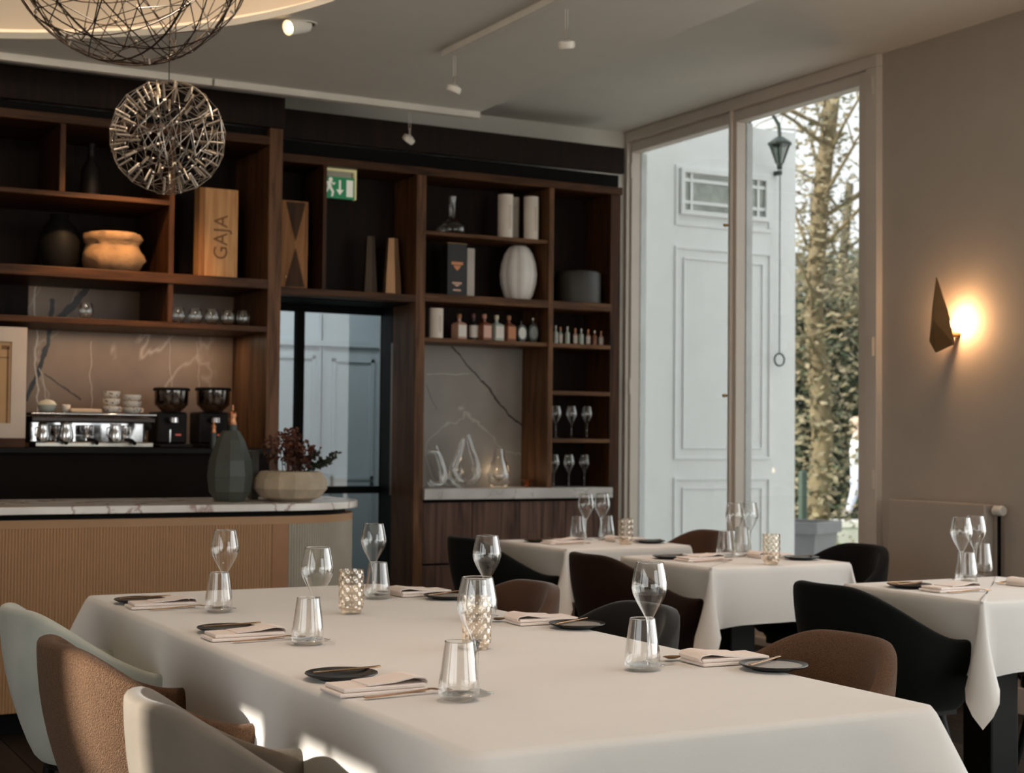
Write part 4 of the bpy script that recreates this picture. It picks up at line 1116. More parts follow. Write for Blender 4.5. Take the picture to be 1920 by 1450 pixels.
# ribbed white vase
p = spot(971, YR+.14, z_s2); k = mpp(p); h = min(aty(971, 457, YR+.14).z-z_s2, z_s1-T(7)-z_s2-.012); w = 35*k
ribs = lambda a, z: .93+.07*abs(cos(a*4.5))
lathe_thing('ribbed_vase', 'white egg shaped vase with broad vertical ribs', 'vase', p, [(w*.62, 0), (w*.80, h*.10), (w*.97, h*.3), (w*1.02, h*.48), (w*.95, h*.68), (w*.78, h*.86), (w*.56, h*.97), (w*.44, h), (w*.36, h*.98), (w*.4, h*.9), (0, h*.85)], CERAMIC_W, 72, dr=ribs, smooth=35, rz=.3)
# dark drum
p = spot(1083, YR+.15, z_s2); k = mpp(p); w = 43*k; h = aty(1083, 511, YR+.15).z-z_s2
lathe_thing('dark_drum', 'squat dark grey drum shaped container in the right column', 'container', p, [(w*.98, 0), (w, .01), (w, h-.02), (w*.97, h-.006), (w*.9, h), (0, h)], plain('slate', '35332f', .5), 40)
# bottle row
def bottle(px, pw, ph, Y, z, glassm, labm, capm, lab, shape='square', label_h=(.1, .55)):
    p = spot(px, Y, z); k = mpp(p); w = pw/2*k; h = ph*k
    t = thing('spirit_bottle', lab, 'bottle', p, .2, 'bottles on the shelf above the marble niche')
    if shape == 'round':
        MB().prism([(w*cos(2*pi*i/24)*1.0, h*.40+h*.38*sin(2*pi*i/24)) for i in range(24)], w*.7, lambda x, y, z_: (x, z_-w*.35, y)).build('flask', glassm, t, smooth=40)
        MB().prism([(-w*.5, 0), (w*.5, 0), (w*.5, h*.07), (-w*.5, h*.07)], w*.6, lambda x, y, z_: (x, z_-w*.3, y)).build('foot', glassm, t)
        MB().lathe([(w*.16, h*.75), (w*.15, h*.92)], 12).build('neck', glassm, t, smooth=40); MB().lathe([(w*.22, h*.92), (w*.22, h), (0, h)], 12).build('cap', capm, t)
        if labm: MB().prism([(w*.72*cos(2*pi*i/20), h*.40+h*.27*sin(2*pi*i/20)) for i in range(20)], .002, lambda x, y, z_: (x, -w*.35-z_, y)).build('label', labm, t)
    else:
        n = 4 if shape == 'square' else 20; s2 = sqrt(2) if n == 4 else 1
        a0 = pi/4 if n == 4 else 0
        MB().lathe([(w*s2*.96, 0), (w*s2, h*.03), (w*s2, h*.58), (w*s2*.8, h*.64), (w*.36, h*.70), (w*.30, h*.84)], n, a0=a0).build('body', glassm, t, smooth=35, bevel=.002 if n == 4 else 0)
        MB().lathe([(w*.40, h*.83), (w*.42, h*.98), (0, h)], 12).build('cap', capm, t, smooth=40)
        if labm:
            if n == 4: bx('label', labm, -w*.88, w*.88, -w-.0015, -w-.0005, h*label_h[0], h*label_h[1], t)
            else: MB().lathe([(w*1.01, h*label_h[0]), (w*1.01, h*label_h[1])], n).build('label', labm, t, smooth=40)
    return t
LB, LP = plain('white_label', 'd9d0c8', .6), plain('pink_label', 'cfa392', .6)
CORK = plain('wood_cap', '9b6a45', .6)
BG1, BG2, BG3 = plain('pale_pink_spirit', 'b98f7c', .2), plain('brown_spirit', '7d4a32', .2), plain('pale_green_spirit', 'a9b0a6', .2)
YBt = YR+.08
bottle(861, 21, 48, YBt, z_s3, BG1, LB, CORK, 'square bottle with pale pink label and wooden cap')
bottle(888, 17, 50, YBt+.02, z_s3, plain('dark_spirit', '2a2522', .2), LB, plain('red_cap', '5a2626', .4), 'dark round bottle with white label and dark red cap', 'cyl')
bottle(908, 21, 50, YBt, z_s3, BG2, LP, plain('rose_cap', 'b57b5f', .4), 'amber brown square bottle with rose cap')
bottle(931, 21, 49, YBt, z_s3, BG3, LB, plain('cream_cap', 'cfc3a8', .4), 'pale green square bottle with cream cap')
bottle(954, 20, 49, YBt, z_s3, BG2, plain('orange_label', 'b9794f', .6), CORK, 'square bottle with orange brown label and wooden cap')
bottle(977, 24, 42, YBt, z_s3, plain('clear_dark', '3a3a36', .15), plain('white_round_label', 'd8d8cf', .5), BLACK, 'round flask bottle with big white label', 'round')
bottle(999, 23, 46, YBt, z_s3, plain('clear_grey', '4a4c4a', .15), plain('grey_round_label', '8c908c', .5), STEEL, 'round grey flask bottle at the right end of the row', 'round')
# little bottles in the right column
for i, (px, ph, mt) in enumerate(((1042, 34, BG3), (1051, 32, BG3), (1064, 33, BG3), (1079, 31, BG1), (1090, 30, BG3), (1103, 30, BG1), (1115, 28, BG2), (1127, 28, BG1))):
    o = bottle(px, 9, ph, YR+.07+.03*(i % 2), z_s3, mt, LB if i % 2 else None, [STEEL, COPPER][i % 2], ('first', 'second', 'third', 'fourth', 'fifth', 'sixth', 'seventh', 'eighth')[i]+' tiny miniature bottle from the upright in the right column', 'cyl')
    o.name = 'miniature_bottle'; o['group'] = 'miniature bottles in the right column'
# wine glasses in the right column
for zz, row, ydx in ((z_s5, 'upper', ((1044, .08), (1073, .08), (1102, .08))), (z_c, 'lower', ((1041, .08), (1069, .08), (1098, .12)))):
    for i, (px, dy) in enumerate(ydx):
        o = PW.put(spot(px, YR+dy, zz), i, '%s wine glass on the %s glass shelf of the right column' % (('left', 'middle', 'right')[i], row), 'wine glasses in the shelving'); o.scale = (.86, .86, .86)
# glass decanters on the stone top
GLD = thin_glass('decanter_glass', (.93, .93, .92), .9, .10, .06, 1.5)
def decanter(px, Y, lab, path, r, name='glass_decanter'):
    p = spot(px, Y, z_c); k = mpp(p); t = thing(name, lab, 'decanter', p, 0, 'decanters in the marble niche')
    pts = [Vector((x*k, 0, y*k)) for x, y in path]; out = []
    for i in range(len(pts)-1):             # smooth polyline
        p0, p1, p2, p3 = pts[max(i-1, 0)], pts[i], pts[i+1], pts[min(i+2, len(pts)-1)]
        for s in range(6):
            u = s/6; out.append(.5*((2*p1)+(p2-p0)*u+(2*p0-5*p1+4*p2-p3)*u*u+(3*p1-p0-3*p2+p3)*u**3))
    out.append(pts[-1]); MB().tube(out, lambda f: r(f)*k, 16, cap=False).build('glass_body', GLD, t, smooth=60); return t
decanter(874, YR+.12, 'tall teardrop loop glass decanter in the marble niche', [(-4, 92), (-12, 62), (-24, 34), (-16, 12), (2, 8), (22, 18), (25, 40), (14, 72), (6, 100)], lambda f: 5+5*sin(pi*f))
decanter(843, YR+.21, 'curved u shaped glass decanter between the other decanters', [(-26, 78), (-18, 50), (-8, 22), (6, 9), (22, 16), (26, 40)], lambda f: 4.5+4*sin(pi*f))
decanter(820, YR+.08, 'bent glass decanter at the left end of the niche', [(-16, 68), (2, 66), (12, 46), (16, 22), (12, 8), (-6, 7), (-14, 14)], lambda f: 4+3.5*sin(pi*f))
p = spot(938, YR+.12, z_c); k = mpp(p); t = thing('glass_decanter', 'round bellied glass decanter with split neck at the right', 'decanter', p, 0, 'decanters in the marble niche')
MB().lathe_open([(0, .003), (14*k, .003), (21*k, 10*k), (22*k, 24*k), (17*k, 40*k), (11*k, 56*k), (9*k, 72*k), (8*k, 72*k), (10*k, 56*k), (16*k, 40*k), (20*k, 24*k), (0, 8*k)], 32).build('belly', GLD, t, smooth=60)
p = spot(992, YR+.16, z_c); k = mpp(p); lathe_thing('copper_funnel', 'small copper dish at the right end of the niche', 'dish', p, [(6*k, 0), (7*k, 1*k), (3*k, 5*k), (13*k, 14*k), (12*k, 14*k), (0, 7*k)], COPPER, 24)
lamp('niche_light', 'POINT', (xr(975), YB-.1, z_c+.10), .25, WARM, shadow_soft_size=.02)

# ================================================================== BACK BAR MACHINES
zb = z_bc; ym_ = YC+.30
def bcx(px, Y): return aty(px, 800, Y).x
def bk(Y): return mpp(aty(250, 800, Y))
k = bk(YC+.1)
x0, x1 = bcx(60, YC+.1), bcx(292, YC+.1)
em = thing('espresso_machine', 'chrome espresso machine on the back bar counter', 'coffee machine', ((x0+x1)/2, YC+.1, zb+.001)); hw = (x1-x0)/2
zt_ = aty(200, 778, YC+.1).z-zb
bx('body', CHROME, -hw*.95, hw*.95, .16, .42, .02, zt_-.02, em, .01)
bx('drip_tray', STEEL, -hw*.95, hw*.95, -.02, .16, .0, .028, em, .006)
bx('top_hood', plain('dark_hood', '2a2320', .25, .6), -hw, hw, .0, .44, zt_-.045, zt_-.012, em, .008)
mb = MB(); mb.tube([(-hw, .0, zt_), (hw, .0, zt_), (hw, .42, zt_), (-hw, .42, zt_)], .006, 8, closed=True); mb.build('cup_rail', CHROME, em, smooth=60)
for gx in (-hw*.55, -.02, hw*.55):
    o = MB().lathe([(.03, 0), (.034, .01), (.034, .05), (.028, .055), (0, .055)], 20).build('group_head', CHROME, em, smooth=40); o.location = (gx, .10, zt_-.11)
    o = MB().lathe([(.0, 0), (.03, .004), (.032, .03), (.03, .034)], 20).build('portafilter', CHROME, em, smooth=40); o.location = (gx, .09, zt_-.145)
    MB().tube([(0, -.02, .015), (.01, -.11, .01), (.015, -.16, -.005)], .011, 10).build('handle', BLACKW, o, smooth=50)
for gx in (-hw*.85, hw*.85):
    MB().tube([(gx, .05, zt_-.05), (gx*1.0, .02, zt_-.08), (gx*.97, -.02, zt_-.13), (gx*.95, -.03, .05)], .006, 8).build('steam_wand', CHROME, em, smooth=60)
    o = MB().lathe([(.02, 0), (.022, .02), (0, .026)], 14).build('steam_knob', BLACKW, em, smooth=40); o.location = (gx, .0, zt_-.06); o.rotation_euler = (radians(90), 0, 0)
def jug(px, lab, s=1.0):
    p = spot(px, YC+.05, zb); t = thing('milk_jug', lab, 'jug', p+Vector((0, 0, .03)), 2.2, 'jugs under the coffee machine')
    MB().lathe_open([(0, .0), (.03*s, .0), (.034*s, .02*s), (.03*s, .05*s), (.024*s, .075*s), (.027*s, .085*s)], 24).build('pitcher', CHROME, t, smooth=60)
    MB().tube([(.028*s, 0, .07*s), (.05*s, 0, .065*s), (.05*s, 0, .03*s), (.033*s, 0, .02*s)], .004*s, 8).build('handle', CHROME, t, smooth=60); return t
jug(128, 'tall chrome milk jug left of centre under the coffee machine', 1.15); jug(220, 'chrome milk jug under the middle group of the coffee machine', 1.1); jug(85, 'wide chrome jug at the left foot of the coffee machine', 1.05)
# cups stacked on top
def cup_stack(px0, px1, pt, n, mat, lab0, cols=2):
    Y = YC+.16; zz = zb+zt_+.008
    p0 = aty(px0, 760, Y); p1 = aty(px1, 760, Y); h = aty(px0, pt, Y).z-zz; w = (p1.x-p0.x)/2; ch = h/n
    for i in range(n):
        t = thing('coffee_cup', '%s, %s in its stack' % (lab0, ('lowest', 'second', 'third', 'topmost')[i if i < n-1 else 3]), 'cup', ((p0.x+p1.x)/2, Y, zz+i*ch), .6*i, 'cups on the coffee machine')
        MB().lathe([(w*.55, 0), (w*.92, ch*.35), (w, ch*.95), (w*.93, ch*.95), (w*.8, ch*.4), (0, ch*.2)], 24).build('bowl', mat, t, smooth=50)
        MB().tube([(w*.95, 0, ch*.85), (w*1.22, 0, ch*.7), (w*1.2, 0, ch*.4), (w*.9, 0, ch*.3)], .003, 6).build('handle', mat, t, smooth=50)
SPOT = None
def spotted():
    m, N, L, B = newmat('speckled_cup'); v = coords(N, L); vo = N.new('ShaderNodeTexVoronoi'); vo.inputs['Scale'].default_value = 55; L.new(v, vo.inputs['Vector'])
    L.new(ramp(N, L, vo.outputs[0], [(.22, lin('4a443f')), (.3, lin('d9d4cc'))]), B.inputs['Base Color']); B.inputs['Roughness'].default_value = .4; return m
SPOT = spotted()
cup_stack(193, 225, 733, 3, SPOT, 'speckled white cup left of the two stacks'); cup_stack(230, 265, 740, 3, SPOT, 'speckled white cup right of the two stacks')
p = aty(88, 777, YC+.16)
lathe_thing('sugar_bowl', 'pale glass bowl at the left end on the coffee machine', 'bowl', (p.x, YC+.16, zb+zt_+.008), [(.02, 0), (.04, .012), (.05, .04), (.035, .06), (0, .068)], plain('milky_glass', 'b9beb6', .25), 24)
p = aty(124, 777, YC+.16)
lathe_thing('milk_cup', 'small grey white cup beside the pale bowl', 'cup', (p.x, YC+.16, zb+zt_+.008), [(.012, 0), (.02, .01), (.022, .04), (.018, .042), (0, .015)], CERAMIC_W, 20)
p0 = bcx(130, YC+.12); p1 = bcx(188, YC+.12)
tag(bx('folded_towel', plain('towel', 'bfae9c', .9), p0, p1, YC+.09, YC+.2, zb+zt_+.008, zb+zt_+.03, bevel=.006), 'flat folded beige towel lying on the coffee machine', 'towel')
# coffee grinders
for (px, lab) in ((324, 'black coffee grinder with smoked hopper next to the coffee machine'), (402, 'black coffee grinder with smoked hopper behind the dark vase')):
    p = spot(px, YC+.22, zb); k = mpp(p); t = thing('coffee_grinder', lab, 'coffee grinder', p, 0, 'coffee grinders')
    h = aty(px, 728, YC+.22).z-zb
    bx('body', BLACKW, -.085, .085, -.02, .16, .02, h*.60, t, .012); bx('base', BLACKW, -.09, .09, -.12, .17, 0, .02, t, .005)
    MB().lathe([(.05, h*.60), (.09, h*.72), (.092, h*.95), (.086, h*.95), (.084, h*.73)], 28).build('hopper', SMOKE, t, smooth=50)
    MB().lathe([(.098, h*.95), (.10, h*.97), (.095, h), (0, h)], 28).build('lid', BLACK, t, smooth=50)
    MB().lathe([(.03, h*.42), (.028, h*.5)], 16, (0, -.05, 0)).build('spout', CHROME, t, smooth=50)
    MB().tube([(-.03, -.09, h*.30), (-.03, -.09, .03)], .006, 8).build('fork_rest', CHROME, t)
    o = bx('display', plain('red_light', '7a2a20', .4, emit='d05a40', es=.4), .02, .05, -.022, -.02, h*.2, h*.23, t)
# oil bottles behind the vase
for (px, pb, pt, lab) in ((439, 838, 760, 'tall bottle with bright copper pourer behind the dark vase'), (404, 838, 788, 'shorter bottle with copper pourer left of the dark vase')):
    p = spot(px, YC+.05, zb); k = mpp(p); h = aty(px, pt, YC+.05).z-zb; s = h/.24
    t = thing('oil_bottle', lab, 'bottle', p, 0, 'bottles with copper pourers')
    MB().lathe([(.028*s, 0), (.029*s, .10*s), (.026*s, .13*s)], 20).build('glass', DGREEN, t, smooth=50)
    MB().lathe([(.026*s, .13*s), (.018*s, .165*s), (.024*s, .18*s), (.02*s, .20*s), (.006*s, .21*s), (.004*s, .24*s), (0, .24*s)], 20).build('pourer', COPPER, t, smooth=50)
# framed print at the left
Yp = YC+.12
p0, p1 = aty(-60, 720, Yp), aty(48, 720, Yp); z1, z0 = aty(20, 614, Yp).z, aty(20, 822, Yp).z
fp = thing('picture_frame', 'white framed print standing at the left end of the back bar', 'picture', ((p0.x+p1.x)/2, Yp, zb+.001)); hw = (p1.x-p0.x)/2; z0 -= zb; z1 -= zb
bx('support_block', WALNUT, -hw, hw, -.02, .05, 0, z0, fp)
mb = MB(); b_ = .075; mb.box(-hw, -hw+b_, -.02, .01, z0, z1).box(hw-b_, hw, -.02, .01, z0, z1).box(-hw+b_, hw-b_, -.02, .01, z0, z0+b_).box(-hw+b_, hw-b_, -.02, .01, z1-b_, z1); mb.build('frame', plain('white_frame', 'b9ada2', .5), fp)
bx('print', plain('print_paper', 'a98a63', .7), -hw+b_, hw-b_, -.012, .0, z0+b_, z1-b_, fp)
mb = MB().box(-hw+b_+.02, hw-b_-.01, -.0135, -.0125, z1-b_-.085, z1-b_-.08); mb.box(hw-b_-.022, hw-b_-.012, -.0135, -.0125, z0+b_, z1-b_-.03).box(hw-b_-.05, hw-b_-.01, -.0135, -.0125, z1-b_-.04, z1-b_-.02); mb.build('printed_lines', plain('print_ink', '6a4f35', .7), fp)

# ================================================================== ON THE BAR
zbt = zt1
Yv = YBAR+.28
p = spot(436, Yv, zbt); k = mpp(p); h = aty(436, 808, Yv).z-zbt; w = 43*k
fac = lambda a, z: 1+.05*cos(7*a+9*z)
lathe_thing('faceted_vase', 'large dark grey green faceted vase on the bar', 'vase', p, [(w*.62, 0), (w*.92, h*.14), (w*1.0, h*.36), (w*.93, h*.58), (w*.62, h*.86), (w*.40, h*.985), (w*.36, h), (w*.30, h), (w*.32, h*.9), (0, h*.86)], plain('grey_green_glaze', '3d423c', .5, var=.1), 9, smooth=None, rz=.2)
p = spot(483, Yv+.18, zbt); tag(bx('napkin_dispenser', plain('dark_grey_plastic', '4b4a46', .5), p.x-.025, p.x+.012, Yv+.16, Yv+.22, zbt+.001, zbt+.24, bevel=.004), 'narrow dark grey box between the dark vase and the planter', 'box')
Yq = YBAR+.26
p = spot(549, Yq, zbt); k = mpp(p); w = 69*k; h = aty(549, 884, Yq).z-zbt
pl = thing('bowl_planter', 'low pale stone faceted bowl with dry reddish plants on the bar', 'planter', p)
MB().lathe([(w*.55, 0), (w*.80, h*.12), (w, h*.42), (w*.98, h*.72), (w*.84, h*.97), (w*.78, h), (w*.72, h*.96), (0, h*.9)], 14).build('bowl', STONE, pl)
MB().lathe([(w*.74, h*.9), (0, h*.97)], 20).build('soil', plain('soil', '1d1511', .9), pl)
rnd = random.Random(4)
def sprig(base, tip, n, size, mat, name, par):
    m = MB(); b, t_ = Vector(base), Vector(tip)
    mid_ = (b+t_)/2+Vector((rnd.uniform(-.02, .02), rnd.uniform(-.02, .02), .02))
    pts = [b*(1-u)**2+mid_*2*u*(1-u)+t_*u*u for u in [i/8 for i in range(9)]]
    m.tube(pts, lambda f: .0022*(1-.6*f), 5)
    for i in range(n):
        u = .25+.75*i/n; c = b*(1-u)**2+mid_*2*u*(1-u)+t_*u*u
        d = Vector((rnd.gauss(0, 1), rnd.gauss(0, 1), rnd.gauss(.3, .8))).normalized(); e = d.cross(Vector((rnd.gauss(0, 1), rnd.gauss(0, 1), rnd.gauss(0, 1)))).normalized()
        L_ = size*rnd.uniform(.7, 1.2); wv = L_*.35; nn = d.cross(e)*L_*.12
        m.add([c, c+d*L_*.5+e*wv+nn, c+d*L_, c+d*L_*.5-e*wv+nn, c+d*L_*.45-nn], [(0, 1, 4), (1, 2, 4), (2, 3, 4), (3, 0, 4)])
    return m.build(name, mat, par, smooth=60)
LR, LG = leafmat('dry_red_leaves', ['2a120b', '5a2c18', '40200f', '6b3a20']), leafmat('dark_green_leaves', ['1c1f16', '2c3022', '24261b'])
for i in range(26):
    a = rnd.uniform(0, 2*pi); r = w*rnd.uniform(.1, .6); xx = rnd.uniform(-.85, .55)
    hgt = h*(.85+1.35*max(0, 1-abs(xx+.2)*1.1)*rnd.uniform(.5, 1)); 
    sprig((xx*w*.6, sin(a)*w*.4, h*.92), (xx*w*.95+rnd.uniform(-.03, .03), sin(a)*w*.6, h+hgt*.75), 20, .026, LR, 'dry_sprig', pl)
for (tx, tz, ty) in ((1.42, 1.62, 0), (1.32, 1.45, -.1), (1.2, 1.2, .1), (.85, 1.75, 0), (.75, 1.5, .15), (1.1, 1.35, -.2)):
    sprig((.35*w, ty*w, h*.92), (tx*w, ty*w*1.5, tz*h), 22, .03, LG, 'green_sprig', pl)

# ================================================================== OUTSIDE
PAVE = plain('pale_terrace', 'd8d5ce', .8, var=.06)
LAWN = plain('lawn', '8fa07c', .9, var=.2, scale=30, bump=.5, bscale=60)
struct(bx('ground', PAVE, -30, 60, -30, 60, -.2, -.125))
YFC = YB+.24; XF0 = W+.065
xfe = aty(1491, 600, YFC).x; zft = aty(1440, 243, YFC).z
fw_ = struct(MB().box(XF0, xfe, YFC, YFC+3.0, -.12, zft).build('wall_facade', FACADE), 'white panelled house front seen through the window')
def fx_(px): return aty(px, 600, YFC).x
def fz_(px, py): return aty(px, py, YFC).z
def moulding(px0, px1, zt_, zb_, w=.022, d=.013):
    x0, x1 = fx_(px0), fx_(px1); mb = MB()
    mb.box(x0, x1, YFC-d, YFC, zt_-w, zt_).box(x0, x1, YFC-d, YFC, zb_, zb_+w).box(x0, x0+w, YFC-d, YFC, zb_+w, zt_-w).box(x1-w, x1, YFC-d, YFC, zb_+w, zt_-w)
    return mb.build('moulding', FACADE, fw_, bevel=.004)
moulding(1264, 1445, fz_(1300, 312), fz_(1300, 425), .03, .012)
moulding(1264, 1445, fz_(1300, 463), fz_(1300, 862)); moulding(1280, 1430, fz_(1300, 484), fz_(1300, 842), .014, .012)
moulding(1264, 1445, fz_(1300, 895), fz_(1300, 1080)); moulding(1280, 1430, fz_(1300, 914), fz_(1300, 1066), .014, .012)
# transom light: frame, cross bars, panes
x0, x1 = fx_(1272), fx_(1437); z1, z0 = fz_(1300, 318), fz_(1300, 404)
tl = structE('window_4'); tl['label'] = 'small barred transom window in the white house front'
mb = MB(); t_ = .03; mb.box(x0, x1, YFC-.035, YFC-.001, z1-t_, z1).box(x0, x1, YFC-.035, YFC-.001, z0, z0+t_).box(x0, x0+t_, YFC-.035, YFC-.001, z0+t_, z1-t_).box(x1-t_, x1, YFC-.035, YFC-.001, z0+t_, z1-t_); mb.build('frame', FACADE, tl)
zs = [z0+t_, z0+(z1-z0)*.27, z0+(z1-z0)*.75, z1-t_]; xsb = [x0+t_, x0+(x1-x0)*.12, x0+(x1-x0)*.88, x1-t_]
mb = MB()
for z in zs[1:3]: mb.box(x0+t_, x1-t_, YFC-.02, YFC-.004, z-.012, z+.012)
for xx in xsb[1:3]: mb.box(xx-.01, xx+.01, YFC-.022, YFC-.004, z0+t_, z1-t_)
mb.build('glazing_bar', FACADE, tl)
TPANE = plain('painted_reflection_glass', '8f958a', .08, 0, var=.3, scale=14, spec=.9)  # mottled grey-green colour stands in for foliage reflected in the panes
for i in range(3):
    for j in range(3): bx('pane', TPANE, xsb[i]+.008, xsb[i+1]-.008, YFC-.008, YFC-.002, zs[j]+.01, zs[j+1]-.01, tl)
# lantern on a scrolled arm with bell pull below
LANT = plain('verdigris_iron', '3c453f', .5, .4)
YLn = YFC-.22
p = aty(1462, 262, YLn); k = mpp(p); pb_ = aty(1462, 318, YLn)
lt_ = thing('wall_lantern', 'dark green iron lantern on a curved bracket outside', 'lantern', (p.x, YLn, pb_.z))
h = p.z-pb_.z
MB().lathe([(.0, 0), (.018, .0), (.022, h*.18), (.015, h*.22)], 10).build('finial', LANT, lt_)
MB().lathe_open([(.025, h*.22), (.075, h*.82)], 6).build('glass', thin_glass('lantern_glass', (.5, .55, .52), .6, .15), lt_)
mb = MB()
for i in range(6): mb.tube([(.026*cos(pi*i/3), .026*sin(pi*i/3), h*.2), (.078*cos(pi*i/3), .078*sin(pi*i/3), h*.84)], .006, 5)
mb.build('cage', LANT, lt_)
MB().lathe([(.085, h*.82), (.088, h*.88), (.03, h*1.08), (.012, h*1.12), (0, h*1.16)], 12).build('cap', LANT, lt_)
MB().tube([(0, 0, h*1.14), (-.01, 0, h*1.5), (-.05, .04, h*1.95), (-.12, .12, h*1.9), (-.16, .22, h*1.45)], .014, 8).build('bracket_arm', LANT, lt_, smooth=60)
bp_ = thing('bell_pull', 'long thin bell pull with ring hanging below the lantern', 'bell pull', (aty(1462, 500, YFC-.06).x, YFC-.06, 0))
zb1, zb0 = aty(1462, 320, YFC-.06).z, aty(1462, 662, YFC-.06).z
MB().tube([(0, 0, zb1), (0, 0, zb0)], .005, 6).build('rod', plain('grey_iron', '6d706e', .5, .5), bp_)
MB().tube([(.045*sin(2*pi*i/20), 0, zb0-.05+.045*cos(2*pi*i/20)*1.0) for i in range(20)], .007, 6, closed=True).build('ring', LANT, bp_)
bx('wall_guide', LANT, -.012, .012, -.01, .06, zb1-.03, zb1, bp_)
# planter, post, plinth, lawn
def outp(px, py, D): return atd(px, py, D)
a = atd(1490, 977, 13.6); b = atd(1562, 977, 13.6)
GZ = -.125
pt_ = thing('garden_planter', 'grey square tapered planter outside the window', 'planter', ((a.x+b.x)/2-.1, (a.y+b.y)/2+.1, GZ), .5)
ht = a.z-GZ; hw = .30
PLM = plain('zinc', '77777a', .5, .2)
mb = MB(); V = [(sx*w_, sy*w_, z) for z, w_ in ((0, hw*.72), (ht-.1, hw*.9)) for sx, sy in ((-1, -1), (1, -1), (1, 1), (-1, 1))]
mb.add(V, [(3, 2, 1, 0), (4, 5, 6, 7)]+[(i, (i+1) % 4, 4+(i+1) % 4, 4+i) for i in range(4)]); mb.build('tapered_body', PLM, pt_)
mb = MB(); mb.box(-hw, hw, -hw, -hw+.05, ht-.1, ht).box(-hw, hw, hw-.05, hw, ht-.1, ht).box(-hw, -hw+.05, -hw+.05, hw-.05, ht-.1, ht).box(hw-.05, hw, -hw+.05, hw-.05, ht-.1, ht); mb.build('rim', PLM, pt_)
bx('soil', plain('outdoor_soil', '9a968c', .9), -hw+.05, hw-.05, -hw+.05, hw-.05, ht-.08, ht-.05, pt_)
q_ = atd(1505, 975, 15.5); zt2 = atd(1505, 882, 15.5).z
q0 = thing('garden_post', 'green round garden post behind the planter', 'post', (q_.x, q_.y, GZ))
MB().lathe([(.045, 0), (.045, zt2-GZ-.05), (.04, zt2-GZ-.015), (.02, zt2-GZ), (0, zt2-GZ)], 16).build('shaft', plain('green_metal', '2e4034', .5, 0), q0, smooth=40)
MB().lathe([(.07, 0), (.07, .03), (.045, .04)], 16).build('foot_ring', plain('green_dark_metal', '3f5a4c', .4, .3), q0, smooth=40)
struct(MB().box(9.5, 40, 11.5, 17, -.13, -.1).build('ground_lawn', LAWN))
# person walking on the path
pf = atd(1592, 968, 24.0); gz = pf.z
a = atd(1562, 976, 21); b = atd(1640, 976, 21)
kb = thing('garden_step', 'low white stone step on the garden path', 'step', ((a.x+b.x)/2, (a.y+b.y)/2, GZ), -YAW)
bx('tread', plain('white_stone', 'cfccc8', .7), -.4, .4, -.3, .3, a.z-GZ-.08, a.z-GZ, kb); bx('riser', plain('pale_stone', 'b5b4ae', .7), -.38, .38, -.28, .28, 0, a.z-GZ-.08, kb)
kk = 24.0/F_PX
pe_ = thing('person', 'person in white top and pale blue trousers walking outside by the window frame', 'person', (pf.x, pf.y, GZ), -YAW)
dz = gz-GZ
J = {'pelvis': (20, 0, 88), 'chest': (16, 0, 135), 'neck': (15, 0, 152), 'head': (13, 0, 172), 'kneeL': (10, -4, 48), 'ankL': (-2, -4, 8), 'toeL': (-14, -5, 4), 'kneeR': (24, 5, 46), 'ankR': (36, 6, 8), 'toeR': (24, 6, 3), 'shL': (14, -14, 146), 'elL': (8, -17, 118), 'haL': (2, -15, 96), 'shR': (18, 14, 146), 'elR': (26, 17, 118), 'haR': (20, 18, 98)}
E_ = [('pelvis', 'chest'), ('chest', 'neck'), ('neck', 'head'), ('pelvis', 'kneeL'), ('kneeL', 'ankL'), ('ankL', 'toeL'), ('pelvis', 'kneeR'), ('kneeR', 'ankR'), ('ankR', 'toeR'), ('chest', 'shL'), ('shL', 'elL'), ('elL', 'haL'), ('chest', 'shR'), ('shR', 'elR'), ('elR', 'haR')]
Rr = dict(pelvis=.15, chest=.15, neck=.06, head=.11, kneeL=.075, ankL=.055, toeL=.04, kneeR=.075, ankR=.055, toeR=.04, shL=.075, elL=.05, haL=.04, shR=.075, elR=.05, haR=.04)
nm_ = list(J); me = bpy.data.meshes.new('body'); me.from_pydata([(J[n][0]*kk, J[n][1]*kk*.9, J[n][2]*kk+dz) for n in nm_], [(nm_.index(x), nm_.index(y)) for x, y in E_], [])
bo = bpy.data.objects.new('body', me); C.objects.link(bo); bo.parent = pe_
def body_mat():
    m, N, L, B = newmat('clothed_body'); tc = N.new('ShaderNodeTexCoord'); sp_ = N.new('ShaderNodeSeparateXYZ'); L.new(tc.outputs['Object'], sp_.inputs[0])
    mr = N.new('ShaderNodeMapRange'); mr.inputs[1].default_value = dz; mr.inputs[2].default_value = dz+185*kk; L.new(sp_.outputs[2], mr.inputs[0])
    r = N.new('ShaderNodeValToRGB'); r.color_ramp.interpolation = 'CONSTANT'; L.new(mr.outputs[0], r.inputs[0]); e = r.color_ramp.elements
    st_ = [(0, 'b9b4b4'), (.07, 'c3c8dc'), (.50, 'dfe4e4'), (.81, 'e0c4b6')]
    while len(e) < 4: e.new(.5)
    for el, (p_, c_) in zip(e, st_): el.position = p_; el.color = (*lin(c_), 1)
    L.new(r.outputs[0], B.inputs['Base Color']); B.inputs['Roughness'].default_value = .8; return m
me.materials.append(body_mat())
md = bo.modifiers.new('skin', 'SKIN'); 
sv = me.skin_vertices
if not sv:
    bpy.context.view_layer.update()
    bmm = bmesh.new(); bmm.from_mesh(me); bmm.verts.layers.skin.verify(); bmm.to_mesh(me); bmm.free(); sv = me.skin_vertices
for i, n in enumerate(nm_): sv[0].data[i].radius = (Rr[n], Rr[n]); sv[0].data[i].use_root = n == 'pelvis'
bo.modifiers.new('sub', 'SUBSURF').render_levels = 2
